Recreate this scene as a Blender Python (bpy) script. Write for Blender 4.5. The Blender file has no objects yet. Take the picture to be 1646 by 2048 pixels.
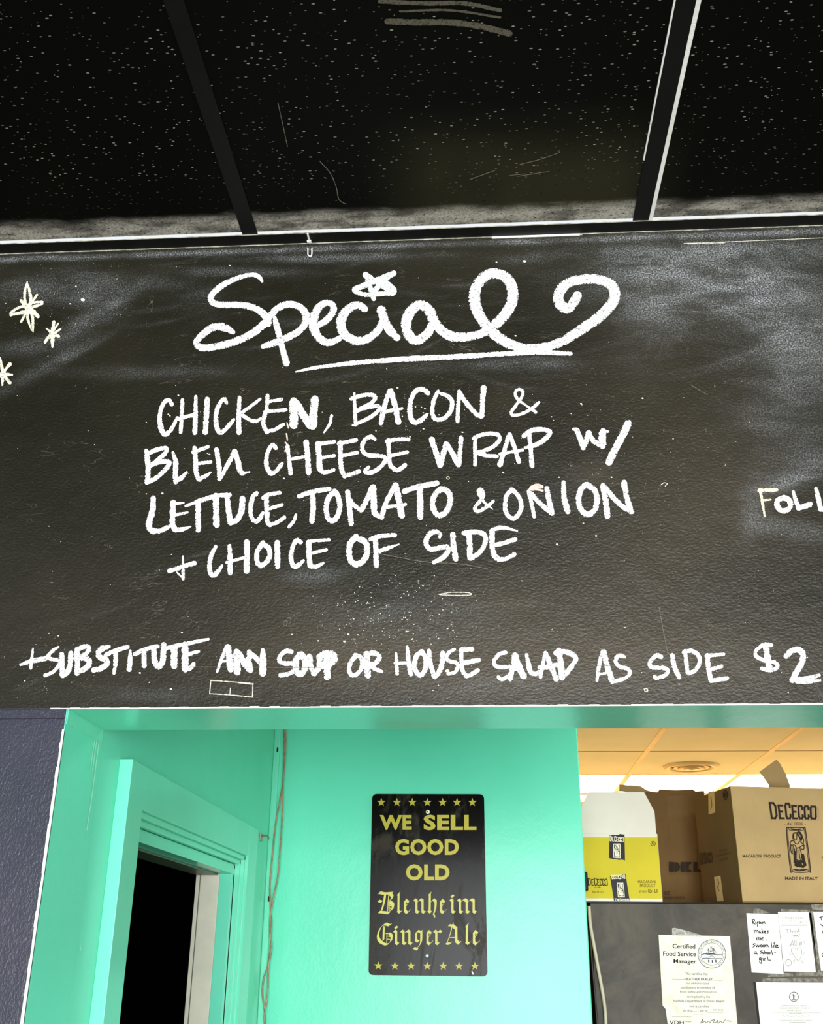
import bpy, bmesh, math, random
import numpy as np
from mathutils import Vector, Matrix
random.seed(7)
S = bpy.context.scene
COL = S.collection

# ------------------------------------------------------------------ camera
FPX = 2090.3; CX, CY = 823.0, 1024.0
PITCH, YAW, ROLL = math.radians(23.1704), math.radians(-4.0873), math.radians(0.583)
CAM = Vector((0, -1.4, 1.75))
_sy, _cy, _sp, _cp = math.sin(YAW), math.cos(YAW), math.sin(PITCH), math.cos(PITCH)
FWD = Vector((_sy*_cp, _cy*_cp, _sp)); _r = Vector((_cy, -_sy, 0)); _u = _r.cross(FWD)
RGT = _r*math.cos(ROLL) + _u*math.sin(ROLL); UP = -_r*math.sin(ROLL) + _u*math.cos(ROLL)
cd = bpy.data.cameras.new('camera'); cam = bpy.data.objects.new('camera', cd); COL.objects.link(cam)
cd.sensor_fit = 'HORIZONTAL'; cd.sensor_width = 36; cd.lens = 36*FPX/1646; cd.clip_start = .05
M = Matrix((RGT, UP, -FWD)).transposed().to_4x4(); M.translation = CAM; cam.matrix_world = M
S.camera = cam

# ------------------------------------------------------------------ world, lights, exposure
W = bpy.data.worlds.new('daylight'); S.world = W; W.use_nodes = True
W.node_tree.nodes['Background'].inputs[0].default_value = (.93, .97, 1, 1)
W.node_tree.nodes['Background'].inputs[1].default_value = .8
S.view_settings.view_transform = 'Standard'; S.view_settings.look = 'None'
S.view_settings.gamma = 1; S.view_settings.use_curve_mapping = False
S.view_settings.exposure = 0.25

def area(name, loc, target, sx, sy, power, col=(1, 1, 1)):
    l = bpy.data.lights.new(name, 'AREA'); l.shape = 'RECTANGLE'; l.size = sx; l.size_y = sy
    l.energy = power; l.color = col
    o = bpy.data.objects.new(name, l); COL.objects.link(o); o.location = loc
    o.rotation_euler = (Vector(target) - Vector(loc)).to_track_quat('-Z', 'Y').to_euler(); return o
area('storefront_daylight', (0.7, -4.6, 1.35), (0.0, 1.4, 1.9), 3.0, 2.0, 270, (.97, .99, 1))
area('kitchen_light_front', (1.1, 1.2, 2.62), (1.1, 1.3, 0), 1.1, .5, 14, (1, .97, .9))
area('kitchen_light_back', (1.0, 4.56, 2.638), (1.0, 4.56, 0), 2.0, .5, 64, (1, .96, .86))

# ------------------------------------------------------------------ placing helpers: sight lines cut with real planes
def ray(px, py): return RGT*((px-CX)/FPX) - UP*((py-CY)/FPX) + FWD
def cut(px, py, p0, n):
    d = ray(px, py); return CAM + d*((Vector(p0)-CAM).dot(n)/d.dot(n))
def at_y(px, py, y): return cut(px, py, (0, y, 0), Vector((0, 1, 0)))
def at_x(px, py, x): return cut(px, py, (x, 0, 0), Vector((1, 0, 0)))
def at_z(px, py, z): return cut(px, py, (0, 0, z), Vector((0, 0, 1)))
def pix(p):
    d = Vector(p)-CAM; w = d.dot(FWD); return CX+FPX*d.dot(RGT)/w, CY-FPX*d.dot(UP)/w
def on_y(y):                                     # mapper: photo point -> point on the wall plane y, lifted by off
    return lambda px, py, off=0.0: at_y(px, py, y) + Vector((0, -off, 0))
def on_plane(p0, n):
    n = Vector(n).normalized(); p0 = Vector(p0)
    return lambda px, py, off=0.0: cut(px, py, p0, n) + n*off

# ------------------------------------------------------------------ materials
def srgb(r, g, b):
    f = lambda c: (c/255)/12.92 if c/255 <= .04045 else ((c/255+.055)/1.055)**2.4
    return (f(r), f(g), f(b), 1)
class NT:
    def __init__(s, name):
        s.m = bpy.data.materials.new(name); s.m.use_nodes = True; s.t = s.m.node_tree
        s.n = s.t.nodes; s.b = s.n['Principled BSDF']
    def new(s, t, **k):
        n = s.n.new(t)
        for a, v in k.items(): setattr(n, a, v)
        return n
    def link(s, a, b): s.t.links.new(a, b)
    def coord(s, scale=(1, 1, 1), rot=(0, 0, 0)):
        g = s.new('ShaderNodeNewGeometry'); mp = s.new('ShaderNodeMapping')
        mp.inputs['Scale'].default_value = scale; mp.inputs['Rotation'].default_value = rot
        s.link(g.outputs['Position'], mp.inputs[0]); return mp.outputs[0]
    def noise(s, scale, detail=3, co=None, rough=.5, dist=0):
        n = s.new('ShaderNodeTexNoise'); n.inputs['Scale'].default_value = scale; n.inputs['Detail'].default_value = detail
        n.inputs['Roughness'].default_value = rough; n.inputs['Distortion'].default_value = dist
        s.link(co or s.coord(), n.inputs['Vector']); return n.outputs['Fac']
    def vor(s, scale, co=None, rnd=1.0):
        n = s.new('ShaderNodeTexVoronoi'); n.inputs['Scale'].default_value = scale; n.inputs['Randomness'].default_value = rnd
        s.link(co or s.coord(), n.inputs['Vector']); return n.outputs['Distance']
    def ramp(s, v, a, b, lo=0., hi=1.):
        n = s.new('ShaderNodeMapRange'); n.interpolation_type = 'SMOOTHSTEP'
        s.link(v, n.inputs[0]); n.inputs[1].default_value = a; n.inputs[2].default_value = b
        n.inputs[3].default_value = lo; n.inputs[4].default_value = hi; return n.outputs[0]
    def math(s, op, a, b=0.0):
        n = s.new('ShaderNodeMath', operation=op)
        for i, v in enumerate((a, b)):
            if isinstance(v, (int, float)): n.inputs[i].default_value = v
            else: s.link(v, n.inputs[i])
        return n.outputs[0]
    def mix(s, f, a, b):
        n = s.new('ShaderNodeMix', data_type='RGBA')
        for i, v in ((0, f), (6, a), (7, b)):
            if hasattr(v, 'is_output'): s.link(v, n.inputs[i])
            else: n.inputs[i].default_value = v
        return n.outputs[2]
    def bump(s, h, strength, dist=.001, prev=None):
        n = s.new('ShaderNodeBump'); n.inputs['Strength'].default_value = strength; n.inputs['Distance'].default_value = dist
        s.link(h, n.inputs['Height'])
        if prev: s.link(prev, n.inputs['Normal'])
        s.link(n.outputs[0], s.b.inputs['Normal']); return n.outputs[0]
    def set(s, **k):
        for a, v in k.items():
            i = s.b.inputs[a.replace('_', ' ')]
            if hasattr(v, 'is_output'): s.link(v, i)
            else: i.default_value = v
        return s.m

def simple(name, col, rough=.5, var=.12, bscale=120, bstr=.15, spec=.5, nscale=6):
    t = NT(name)
    f = t.ramp(t.noise(nscale, 4), .3, .7)
    dark = tuple(c*(1-var) for c in col[:3])+(1,); lite = tuple(min(1, c*(1+var)) for c in col[:3])+(1,)
    t.set(Base_Color=t.mix(f, dark, lite), Roughness=rough, Specular_IOR_Level=spec)
    if bstr: t.bump(t.noise(bscale, 3), bstr)
    return t.m

def mat_board():
    t = NT('blackboard_paint')
    a = t.new('ShaderNodeAttribute', attribute_name='wear_sheen'); sep = t.new('ShaderNodeSeparateColor'); t.link(a.outputs['Color'], sep.inputs[0])
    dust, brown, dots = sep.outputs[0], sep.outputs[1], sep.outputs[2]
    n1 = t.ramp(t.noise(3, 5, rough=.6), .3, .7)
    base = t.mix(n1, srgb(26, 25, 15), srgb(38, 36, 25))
    base = t.mix(brown, base, srgb(66, 58, 44))  # brown patches put a wash of reflected light into the board colour
    strk = t.noise(11, 5, t.coord((1, 1, 2.6), (0, .3, 0)), .6, .5)
    sp = t.noise(420, 2, None, .7)
    d = t.math('MULTIPLY', dust, t.ramp(strk, .34, .66, .3, 1.25))
    d = t.math('MULTIPLY', d, t.ramp(sp, .42, .66, .2, 2.0))
    base = t.mix(t.math('MINIMUM', d, 1.0), base, srgb(172, 176, 178))
    # splash dots
    v = t.vor(260); dd = t.math('MULTIPLY', t.math('LESS_THAN', v, .16), t.ramp(t.noise(60, 2), .52, .62))
    dd = t.math('MULTIPLY', dd, dots)
    base = t.mix(dd, base, srgb(235, 235, 220))
    # sparse hair scratches
    w = t.noise(9, 4, t.coord((.6, 1, 2.4), (0, .5, 0)), .55, 1.5)
    sc = t.math('MULTIPLY', t.math('LESS_THAN', t.math('ABSOLUTE', t.math('SUBTRACT', w, .42)), .0013), t.ramp(t.noise(14, 1), .5, .6))
    base = t.mix(t.math('MULTIPLY', sc, .35), base, srgb(170, 165, 145))
    rough = t.ramp(dust, 0, .6, .36, .75)
    t.set(Base_Color=base, Roughness=rough, Specular_IOR_Level=.3)
    b = t.bump(t.noise(190, 3, t.coord((1, 1, 1.5), (0, .3, 0)), .55), .55, .0016)
    t.bump(t.noise(24, 3), .35, .004, b)
    return t.m

def mat_navy():
    t = NT('navy_gloss_paint')
    base = t.mix(t.ramp(t.noise(4, 4), .3, .7), srgb(40, 45, 58), srgb(50, 49, 64))
    t.set(Base_Color=base, Roughness=.33, Specular_IOR_Level=.5)
    b = t.bump(t.noise(230, 3, t.coord((1.3, 1, .8), (0, .4, 0)), .6), .6, .0016)
    t.bump(t.noise(20, 3), .4, .004, b); return t.m

def mat_tile():
    t = NT('black_painted_fissured_tile')
    g = t.new('ShaderNodeNewGeometry'); sx = t.new('ShaderNodeSeparateXYZ'); t.link(g.outputs['Position'], sx.inputs[0])
    wn = t.noise(7, 4, t.coord((1, 2, 1)), .6)
    yy = t.math('ADD', sx.outputs[1], t.math('MULTIPLY', t.math('SUBTRACT', wn, .5), .05))
    edge = t.ramp(yy, -.082, -.05)                                  # pale speckled band along the wall
    # broad grey-green sheen painted into the colour, patchy, nearer the wall
    cxn = t.math('ABSOLUTE', t.math('SUBTRACT', sx.outputs[0], .08))
    sheen_mask = t.math('MULTIPLY', t.math('MULTIPLY', t.ramp(yy, -.30, -.13), t.ramp(cxn, .12, .26, 1, 0)), t.ramp(t.noise(3.2, 3), .3, .55, .5, 1.))
    base = t.mix(sheen_mask, srgb(6, 6, 3), srgb(44, 43, 28))
    fine = t.noise(320, 2, None, .7)
    e2 = t.math('MULTIPLY', edge, t.ramp(fine, .25, .72, .45, 1.15))
    e2 = t.math('MULTIPLY', e2, t.ramp(t.noise(16, 4, t.coord((1, 3, 1))), .35, .6, .3, 1.))
    base = t.mix(e2, base, srgb(184, 180, 166))
    sm = t.noise(5, 4, t.coord((.35, 1.6, 1), (0, 0, .25)), .6, 1.2)
    smf = t.math('MULTIPLY', t.math('LESS_THAN', t.math('ABSOLUTE', t.math('SUBTRACT', sm, .47)), .004), t.ramp(fine, .45, .6))
    pass
    # pits: pale in some cells, near black in the others
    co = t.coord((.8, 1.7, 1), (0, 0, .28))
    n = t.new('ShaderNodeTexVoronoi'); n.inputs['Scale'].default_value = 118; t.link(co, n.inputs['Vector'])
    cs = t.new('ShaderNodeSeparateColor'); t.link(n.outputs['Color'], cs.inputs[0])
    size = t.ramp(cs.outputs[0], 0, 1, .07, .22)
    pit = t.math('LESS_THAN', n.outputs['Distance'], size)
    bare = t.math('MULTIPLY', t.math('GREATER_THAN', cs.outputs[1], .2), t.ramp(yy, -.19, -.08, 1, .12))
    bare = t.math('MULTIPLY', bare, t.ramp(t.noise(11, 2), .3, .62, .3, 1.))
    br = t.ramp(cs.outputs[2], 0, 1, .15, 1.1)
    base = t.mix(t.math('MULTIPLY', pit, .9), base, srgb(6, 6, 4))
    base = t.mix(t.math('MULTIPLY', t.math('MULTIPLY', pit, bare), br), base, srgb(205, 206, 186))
    t.set(Base_Color=base, Roughness=.6, Specular_IOR_Level=.08)
    t.bump(t.math('SUBTRACT', 1.0, pit), .8, .002); return t.m

def mat_teal(name, c0, c1, rough=.3, spec=.45):
    t = NT(name)
    base = t.mix(t.ramp(t.noise(2.2, 3), .3, .7), c0, c1)
    t.set(Base_Color=base, Roughness=rough, Specular_IOR_Level=spec)
    b = t.bump(t.noise(150, 3, t.coord((1, 1, .7)), .6), .22, .001)
    t.bump(t.noise(9, 3), .25, .004, b); return t.m

def mat_chalk(name, col, cover=1.0):
    t = NT(name)
    uv = t.new('ShaderNodeUVMap'); sx = t.new('ShaderNodeSeparateXYZ'); t.link(uv.outputs[0], sx.inputs[0])
    e = t.math('ABSOLUTE', sx.outputs[0])
    co = t.coord()
    n1 = t.noise(560, 2, co, .6); n2 = t.noise(150, 2, co, .6)
    lim = t.math('ADD', t.ramp(n1, .3, .7, .70, 1.22), t.ramp(n2, .3, .7, -.12, .12))
    al = t.math('GREATER_THAN', lim, e)
    hole = t.math('GREATER_THAN', t.math('ADD', t.noise(700, 2, co, .6), t.math('MULTIPLY', t.noise(60, 2, co), .35)), .86/cover)
    al = t.math('MULTIPLY', al, t.math('SUBTRACT', 1.0, t.math('MULTIPLY', hole, .8)))
    thin = t.ramp(t.noise(330, 3, co, .65), .5, .68)
    grey = tuple(c*.30 for c in col[:3])+(1,)
    t.set(Base_Color=t.mix(thin, col, grey), Roughness=.95, Specular_IOR_Level=.05, Alpha=al)
    t.bump(n1, .4, .0006); return t.m

def mat_cardboard(name, c, dk=.82):
    t = NT(name)
    base = t.mix(t.ramp(t.noise(5, 4), .3, .7), tuple(x*dk for x in c[:3])+(1,), c)
    flute = t.noise(60, 2, t.coord((14, 14, .25)))
    base = t.mix(t.ramp(flute, .45, .7, 0, .16), base, tuple(x*.7 for x in c[:3])+(1,))
    t.set(Base_Color=base, Roughness=.85, Specular_IOR_Level=.15); t.bump(flute, .15, .001); return t.m

def mat_steel():
    t = NT('stained_grey_metal')
    base = t.mix(t.ramp(t.noise(5, 6, None, .65, .5), .35, .68), srgb(50, 47, 38), srgb(88, 79, 68))
    base = t.mix(t.math('MULTIPLY', t.ramp(t.noise(38, 5, None, .7), .6, .72), .35), base, srgb(28, 27, 22))
    t.set(Base_Color=base, Metallic=.0, Roughness=.5, Specular_IOR_Level=.35); t.bump(t.noise(14, 4), .2, .003); return t.m

def mat_ktile(name):
    t = NT(name)
    base = t.mix(t.ramp(t.noise(4, 4), .3, .7), srgb(228, 222, 178), srgb(234, 228, 188))
    base = t.mix(t.math('MULTIPLY', t.ramp(t.noise(1.9, 3, None, .5, 1), .6, .75), .25), base, srgb(204, 184, 138))
    t.set(Base_Color=base, Roughness=.9, Specular_IOR_Level=.1); t.bump(t.noise(160, 3), .2, .001); return t.m

def mat_emit(name, col, st):
    t = NT(name); t.set(Base_Color=(.8, .8, .8, 1), Emission_Color=col, Emission_Strength=st)
    return t.m

def mat_clear(name, col, alpha, rough=.25):
    t = NT(name)
    f = t.ramp(t.noise(90, 3, None, .7, 1), .4, .7, alpha*.5, min(1, alpha*1.6))
    t.set(Base_Color=col, Roughness=rough, Alpha=f); return t.m

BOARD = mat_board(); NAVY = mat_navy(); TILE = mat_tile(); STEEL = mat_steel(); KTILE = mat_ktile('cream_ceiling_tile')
TEAL = mat_teal('teal_gloss_paint', srgb(94, 220, 184), srgb(104, 227, 192))
TEALT = mat_teal('teal_trim_paint', srgb(106, 218, 184), srgb(116, 226, 192), .22)
CHALK = mat_chalk('white_chalk', srgb(252, 253, 250)); CREAM = mat_chalk('cream_chalk', srgb(250, 250, 214))
YCHALK = mat_chalk('yellowed_chalk', srgb(250, 244, 196), .93); MINT = mat_chalk('mint_white_chalk', srgb(240, 255, 246))
DIM = mat_chalk('dim_scratch', srgb(120, 116, 98), .9)
FAINT = mat_chalk('thin_chalk_line', srgb(215, 213, 196), .95)
BLACKM = simple('black_satin_paint', srgb(11, 11, 8), .5, .2, 60, .15, .25)
WHITE_EDGE = simple('white_edge', srgb(250, 250, 240), .55, .06, 300, .5)
GREYW = simple('mottled_grey_edge', srgb(170, 168, 152), .5, .45, 260, .6, nscale=70)
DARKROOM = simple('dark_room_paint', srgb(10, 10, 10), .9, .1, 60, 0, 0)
CREAMWD = simple('cream_jamb_paint', srgb(206, 206, 186), .5, .08, 90, .2, nscale=14)
WHITEP = simple('white_paper', srgb(250, 250, 247), .8, .02, 60, .05, .1)
IVORY = NT('mottled_ivory_paper'); IVORY = IVORY.set(Base_Color=IVORY.mix(IVORY.ramp(IVORY.noise(34, 4, None, .6, .6), .4, .72), srgb(244, 243, 232), srgb(228, 225, 208)), Roughness=.85)
INK = simple('black_ink', srgb(22, 22, 20), .6, .05, 50, 0, .2); GREYINK = simple('grey_print', srgb(84, 82, 76), .7, .05, 50, 0, .1)
PALEINK = simple('faint_pencil', srgb(120, 120, 118), .7, .05, 50, 0, .1); BLUEINK = simple('blue_grey_print', srgb(74, 82, 112), .7, .05, 50, 0, .1)
REDINK = simple('dull_red_print', srgb(104, 60, 64), .7, .05, 50, 0, .1)
CARD = mat_cardboard('brown_cardboard', srgb(186, 160, 114)); CARDD = mat_cardboard('dull_or_shaded_cardboard', srgb(122, 98, 64))
CARDINK = simple('dark_box_print', srgb(44, 36, 28), .7, .15, 200, 0, .2); CARDINK2 = simple('brown_box_print', srgb(66, 46, 26), .7, .15, 200, 0, .2)
CARDGREY = simple('grey_drop_print', srgb(172, 148, 112), .7, .1, 100, 0, .2)
WCARD = simple('white_cardboard', srgb(232, 228, 220), .75, .05, 140, .1, .2); YEL = simple('yellow_box_print', srgb(206, 190, 36), .6, .04, 120, .06, .3)
TAPEB = simple('black_printed_tape', srgb(10, 12, 24), .45, .2, 90, .3, .25); TAPEW = simple('tape_white_print', srgb(238, 232, 210), .5, .05, 90, 0, .3)
TAPEC = simple('tan_box_tape', srgb(206, 180, 122), .3, .15, 90, .3, .6)
SIGNB = NT('black_enamel_sign')
_f = SIGNB.ramp(SIGNB.noise(18, 5, SIGNB.coord((1, 1, .35)), .7, .8), .48, .72)
SIGNB.bump(SIGNB.noise(40, 4, SIGNB.coord((1, 1, .4))), .12, .001)
SIGNB = SIGNB.set(Base_Color=SIGNB.mix(SIGNB.math('MULTIPLY', _f, .5), srgb(9, 9, 6), srgb(66, 60, 44)), Roughness=SIGNB.ramp(_f, 0, 1, .2, .4), Specular_IOR_Level=.12)
SYEL = simple('sign_yellow_paint', srgb(186, 172, 34), .4, .06, 120, 0, .4); SPALE = simple('sign_pale_yellow_paint', srgb(206, 196, 88), .4, .06, 120, 0, .4)
METAL = NT('dull_metal').set(Base_Color=srgb(170, 165, 150), Metallic=.8, Roughness=.35)
WIRE = simple('brown_clear_cable', srgb(150, 126, 98), .35, .25, 300, .2, .5, 90); CORD = simple('off_white_cord', srgb(205, 198, 178), .5, .06, 80, .1)
CLEAR = mat_clear('clear_tape', srgb(215, 215, 205), .35); GREYTAPE = simple('peeled_tape_residue', srgb(128, 126, 116), .6, .45, 200, .3, .2, 80)
VENTM = simple('cream_vent_paint', srgb(216, 190, 130), .5, .05, 90, .1); WOODM = simple('tan_wood', srgb(214, 160, 96), .6, .15, 40, .1)
FLOORM = simple('floor_vinyl', srgb(120, 112, 100), .5, .15, 30, .05); GAPM = simple('dark_gap', srgb(8, 8, 6), .9, .1, 20, 0, 0)
LAMP = mat_emit('lit_lamp_lens', (1, .98, .9, 1), 4.2)

# ------------------------------------------------------------------ object helpers
def link(name, me, mat, parent=None, kind=None, label=None):
    o = bpy.data.objects.new(name, me); COL.objects.link(o)
    if mat and not me.materials: me.materials.append(mat)
    if parent: o.parent = parent; o.matrix_parent_inverse = parent.matrix_world.inverted()
    if kind: o['kind'] = kind
    if label: o['label'] = label
    return o
def fin(name, bm, mat, parent=None, kind=None, label=None, smooth=False):
    me = bpy.data.meshes.new(name); bmesh.ops.recalc_face_normals(bm, faces=bm.faces) if not smooth == 'keep' else None
    bm.to_mesh(me); bm.free()
    if smooth is True:
        for p in me.polygons: p.use_smooth = True
    return link(name, me, mat, parent, kind, label)
def box(bm, x0, x1, y0, y1, z0, z1):
    v = [bm.verts.new((x, y, z)) for x in (x0, x1) for y in (y0, y1) for z in (z0, z1)]
    for f in ((0, 1, 3, 2), (4, 6, 7, 5), (0, 4, 5, 1), (2, 3, 7, 6), (0, 2, 6, 4), (1, 5, 7, 3)): bm.faces.new([v[i] for i in f])
def boxo(name, b, mat, parent=None, kind=None, label=None, bev=0, seg=2):
    bm = bmesh.new(); box(bm, *b)
    if bev: bmesh.ops.bevel(bm, geom=bm.edges[:], offset=bev, segments=seg, affect='EDGES', profile=.5)
    return fin(name, bm, mat, parent, kind, label)
def thing(name, label, cat, loc, group=None):
    o = bpy.data.objects.new(name, None); COL.objects.link(o); o.location = loc; o.empty_display_size = .05
    o['label'] = label; o['category'] = cat
    if group: o['group'] = group
    bpy.context.view_layer.update(); return o
def tag(o, label, cat, group=None):
    o['label'] = label; o['category'] = cat
    if group: o['group'] = group
    return o
def prism(bm, pts, d):
    """flat outline pts (3D) given thickness vector d"""
    a = [bm.verts.new(p) for p in pts]; b = [bm.verts.new(Vector(p)+Vector(d)) for p in pts]; n = len(pts)
    bm.faces.new(a); bm.faces.new(b[::-1])
    for i in range(n): bm.faces.new((a[i], b[i], b[(i+1) % n], a[(i+1) % n]))
def tube(bm, pts, r, seg=8):
    pts = [Vector(p) for p in pts]; rings = []
    for i, p in enumerate(pts):
        t = (pts[min(i+1, len(pts)-1)]-pts[max(i-1, 0)]).normalized()
        a = t.cross(Vector((0, 1, 0))); a = a.normalized() if a.length > .01 else Vector((1, 0, 0)); b = t.cross(a)
        rings.append([bm.verts.new(p+a*(r*math.cos(k*2*math.pi/seg))+b*(r*math.sin(k*2*math.pi/seg))) for k in range(seg)])
    for i in range(len(rings)-1):
        for k in range(seg): bm.faces.new((rings[i][k], rings[i][(k+1) % seg], rings[i+1][(k+1) % seg], rings[i+1][k]))
    bm.faces.new(rings[0]); bm.faces.new(rings[-1][::-1])
def lathe(bm, prof, c, seg=48):
    rings = [[bm.verts.new((c[0]+r*math.cos(k*2*math.pi/seg), c[1]+r*math.sin(k*2*math.pi/seg), c[2]+z)) for k in range(seg)] for r, z in prof]
    for i in range(len(rings)-1):
        for k in range(seg): bm.faces.new((rings[i][k], rings[i][(k+1) % seg], rings[i+1][(k+1) % seg], rings[i+1][k]))

def catmull(pts, sub=8):
    P = [np.array((p[0], p[1], p[2] if len(p) > 2 else 0), float) for p in pts]
    if len(P) < 3:
        n = max(2, int(np.hypot(*(P[1]-P[0])[:2])/4)); n = min(n, 30)
        return [P[0]+(P[1]-P[0])*i/n for i in range(n+1)]
    P = [2*P[0]-P[1]]+P+[2*P[-1]-P[-2]]; out = []
    for i in range(1, len(P)-2):
        for k in range(sub):
            t = k/sub; a, b, c, d = P[i-1:i+3]
            out.append(.5*((2*b)+(c-a)*t+(2*a-5*b+4*c-d)*t*t+(3*b-a-3*c+d)*t**3))
    out.append(P[-2]); return out
LIFT = [0.0]
def ribbon(bm, uvl, pts, w, mp, off=.0004, jit=0.0, caps=True, smooth=True, dz=1.2e-6):
    if not smooth:                              # print: square-ended bars, one per segment
        for a, b in zip(pts[:-1], pts[1:]):
            a, b = np.array(a[:2], float), np.array(b[:2], float); d = (b-a)/(np.linalg.norm(b-a) or 1)*w/2; n = np.array((-d[1], d[0]))
            LIFT[0] = (LIFT[0]+4e-6) % 2e-4
            bm.faces.new([bm.verts.new(mp(p[0], p[1], off+LIFT[0])) for p in (a-d-n, a-d+n, b+d+n, b+d-n)])
        return
    pts = [(p[0], p[1], p[2] if len(p) > 2 else w) for p in pts]
    """flat brushed stroke; pts in photo points, w in photo points, laid on the surface that mp describes"""
    C = catmull(pts) if smooth else [np.array((p[0], p[1], 0.)) for p in pts]
    n = len(C); sec = []
    for i in range(n):
        d = (C[min(i+1, n-1)]-C[max(i-1, 0)])[:2]; L = np.hypot(*d) or 1; d = d/L
        ww = (C[i][2] if C[i][2] > 0 else w)*.5*(1+random.uniform(-jit, jit))
        sec.append((C[i][:2], d, ww))
    if caps:
        p, d, ww = sec[0]; pre = [(p-d*ww*math.sin(a), d, ww*math.cos(a)) for a in (1.35, 1.0, .5)]
        p, d, ww = sec[-1]; post = [(p+d*ww*math.sin(a), d, ww*math.cos(a)) for a in (.5, 1.0, 1.35)]
        sec = pre+sec+post
    LIFT[0] += 1.2e-5
    if LIFT[0] > 5e-4: LIFT[0] = 0
    prev = None
    for i, (p, d, ww) in enumerate(sec):
        nn = np.array((-d[1], d[0])); o = off+LIFT[0]+i*dz
        row = [bm.verts.new(mp(p[0]+nn[0]*ww*s, p[1]+nn[1]*ww*s, o)) for s in (-1, -.45, .45, 1)]
        if prev:
            for k in range(3):
                f = bm.faces.new((prev[k], prev[k+1], row[k+1], row[k]))
                us = (-1, -.45, .45, 1)
                if uvl:
                    for l, (u, v) in zip(f.loops, ((us[k], i-1), (us[k+1], i-1), (us[k+1], i), (us[k], i))): l[uvl].uv = (u, v)
        prev = row
def strokes(name, mp, parent, mat, w, lst, ox=0, oy=0, s=1.0, label=None, kind=None, off=.0004, jit=.08, smooth=True, caps=True):
    bm = bmesh.new(); uvl = bm.loops.layers.uv.new('UVMap')
    for st in lst:
        ww = w
        if isinstance(st, tuple): ww, st = st
        pts = [(ox+p[0]/s, oy+p[1]/s)+((p[2]/s,) if len(p) > 2 else ()) for p in st]
        ribbon(bm, uvl, pts, ww/s, mp, off, jit, caps, smooth)
    return fin(name, bm, mat, parent, kind, label, 'keep')

_tc = {}
def glyphs(txt, bold=0.0, shear=0.0, space=1.0):
    key = (txt, bold, shear, space)
    if key in _tc: return _tc[key]
    c = bpy.data.curves.new('t', 'FONT'); c.body = txt; c.offset = bold; c.shear = shear; c.space_character = space; c.resolution_u = 3
    o = bpy.data.objects.new('t', c); COL.objects.link(o); bpy.context.view_layer.update()
    me = o.evaluated_get(bpy.context.evaluated_depsgraph_get()).to_mesh()
    V = np.array([v.co[:2] for v in me.vertices]); F = [list(p.vertices) for p in me.polygons]
    bpy.data.objects.remove(o); bpy.data.curves.remove(c)
    lo, hi = V.min(0), V.max(0); V = (V-lo)/(hi-lo); _tc[key] = (V, F); return _tc[key]
def add_text(bm, txt, quad, mp, off=.0004, **k):
    """quad: photo points tl, tr, br, bl of the printed line"""
    V, F = glyphs(txt, **k); tl, tr, br, bl = [np.array(q, float) for q in quad]; vs = []
    for u, v in V:
        p = (bl*(1-u)+br*u)*(1-v)+(tl*(1-u)+tr*u)*v; vs.append(bm.verts.new(mp(p[0], p[1], off)))
    for f in F:
        try: bm.faces.new([vs[i] for i in f])
        except ValueError: pass
def rect(x0, y0, x1, y1, sk=0, lean=0):          # printed line box with baseline skew (px) and lean
    return ((x0, y0), (x1, y0+sk), (x1+lean, y1+sk), (x0+lean, y1))
def text(name, txt, quad, mp, mat, parent, off=.0004, label=None, **k):
    bm = bmesh.new(); add_text(bm, txt, quad, mp, off, **k); return fin(name, bm, mat, parent, None, label, 'keep')

# ================================================================== STRUCTURE
Z0 = 1.75
ZH = at_y(823, 1412, 0).z                      # underside of the lintel
XL = at_y(134, 1412, 0).x                      # left jamb of the opening
ZC = (at_y(0, 509, 0).z+at_y(1646, 449, 0).z)/2   # dropped ceiling level
TH = .147                                      # lintel thickness
YB = at_x(549, 1500, XL).y                     # teal back wall
XE = at_y(1154, 1455, YB).x                    # free end of the teal back wall
ZK = 2.65                                      # kitchen ceiling
XR = 2.3

boxo('floor', (-4, 4, -5.2, 6, -.1, 0), FLOORM, kind='structure')
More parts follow.
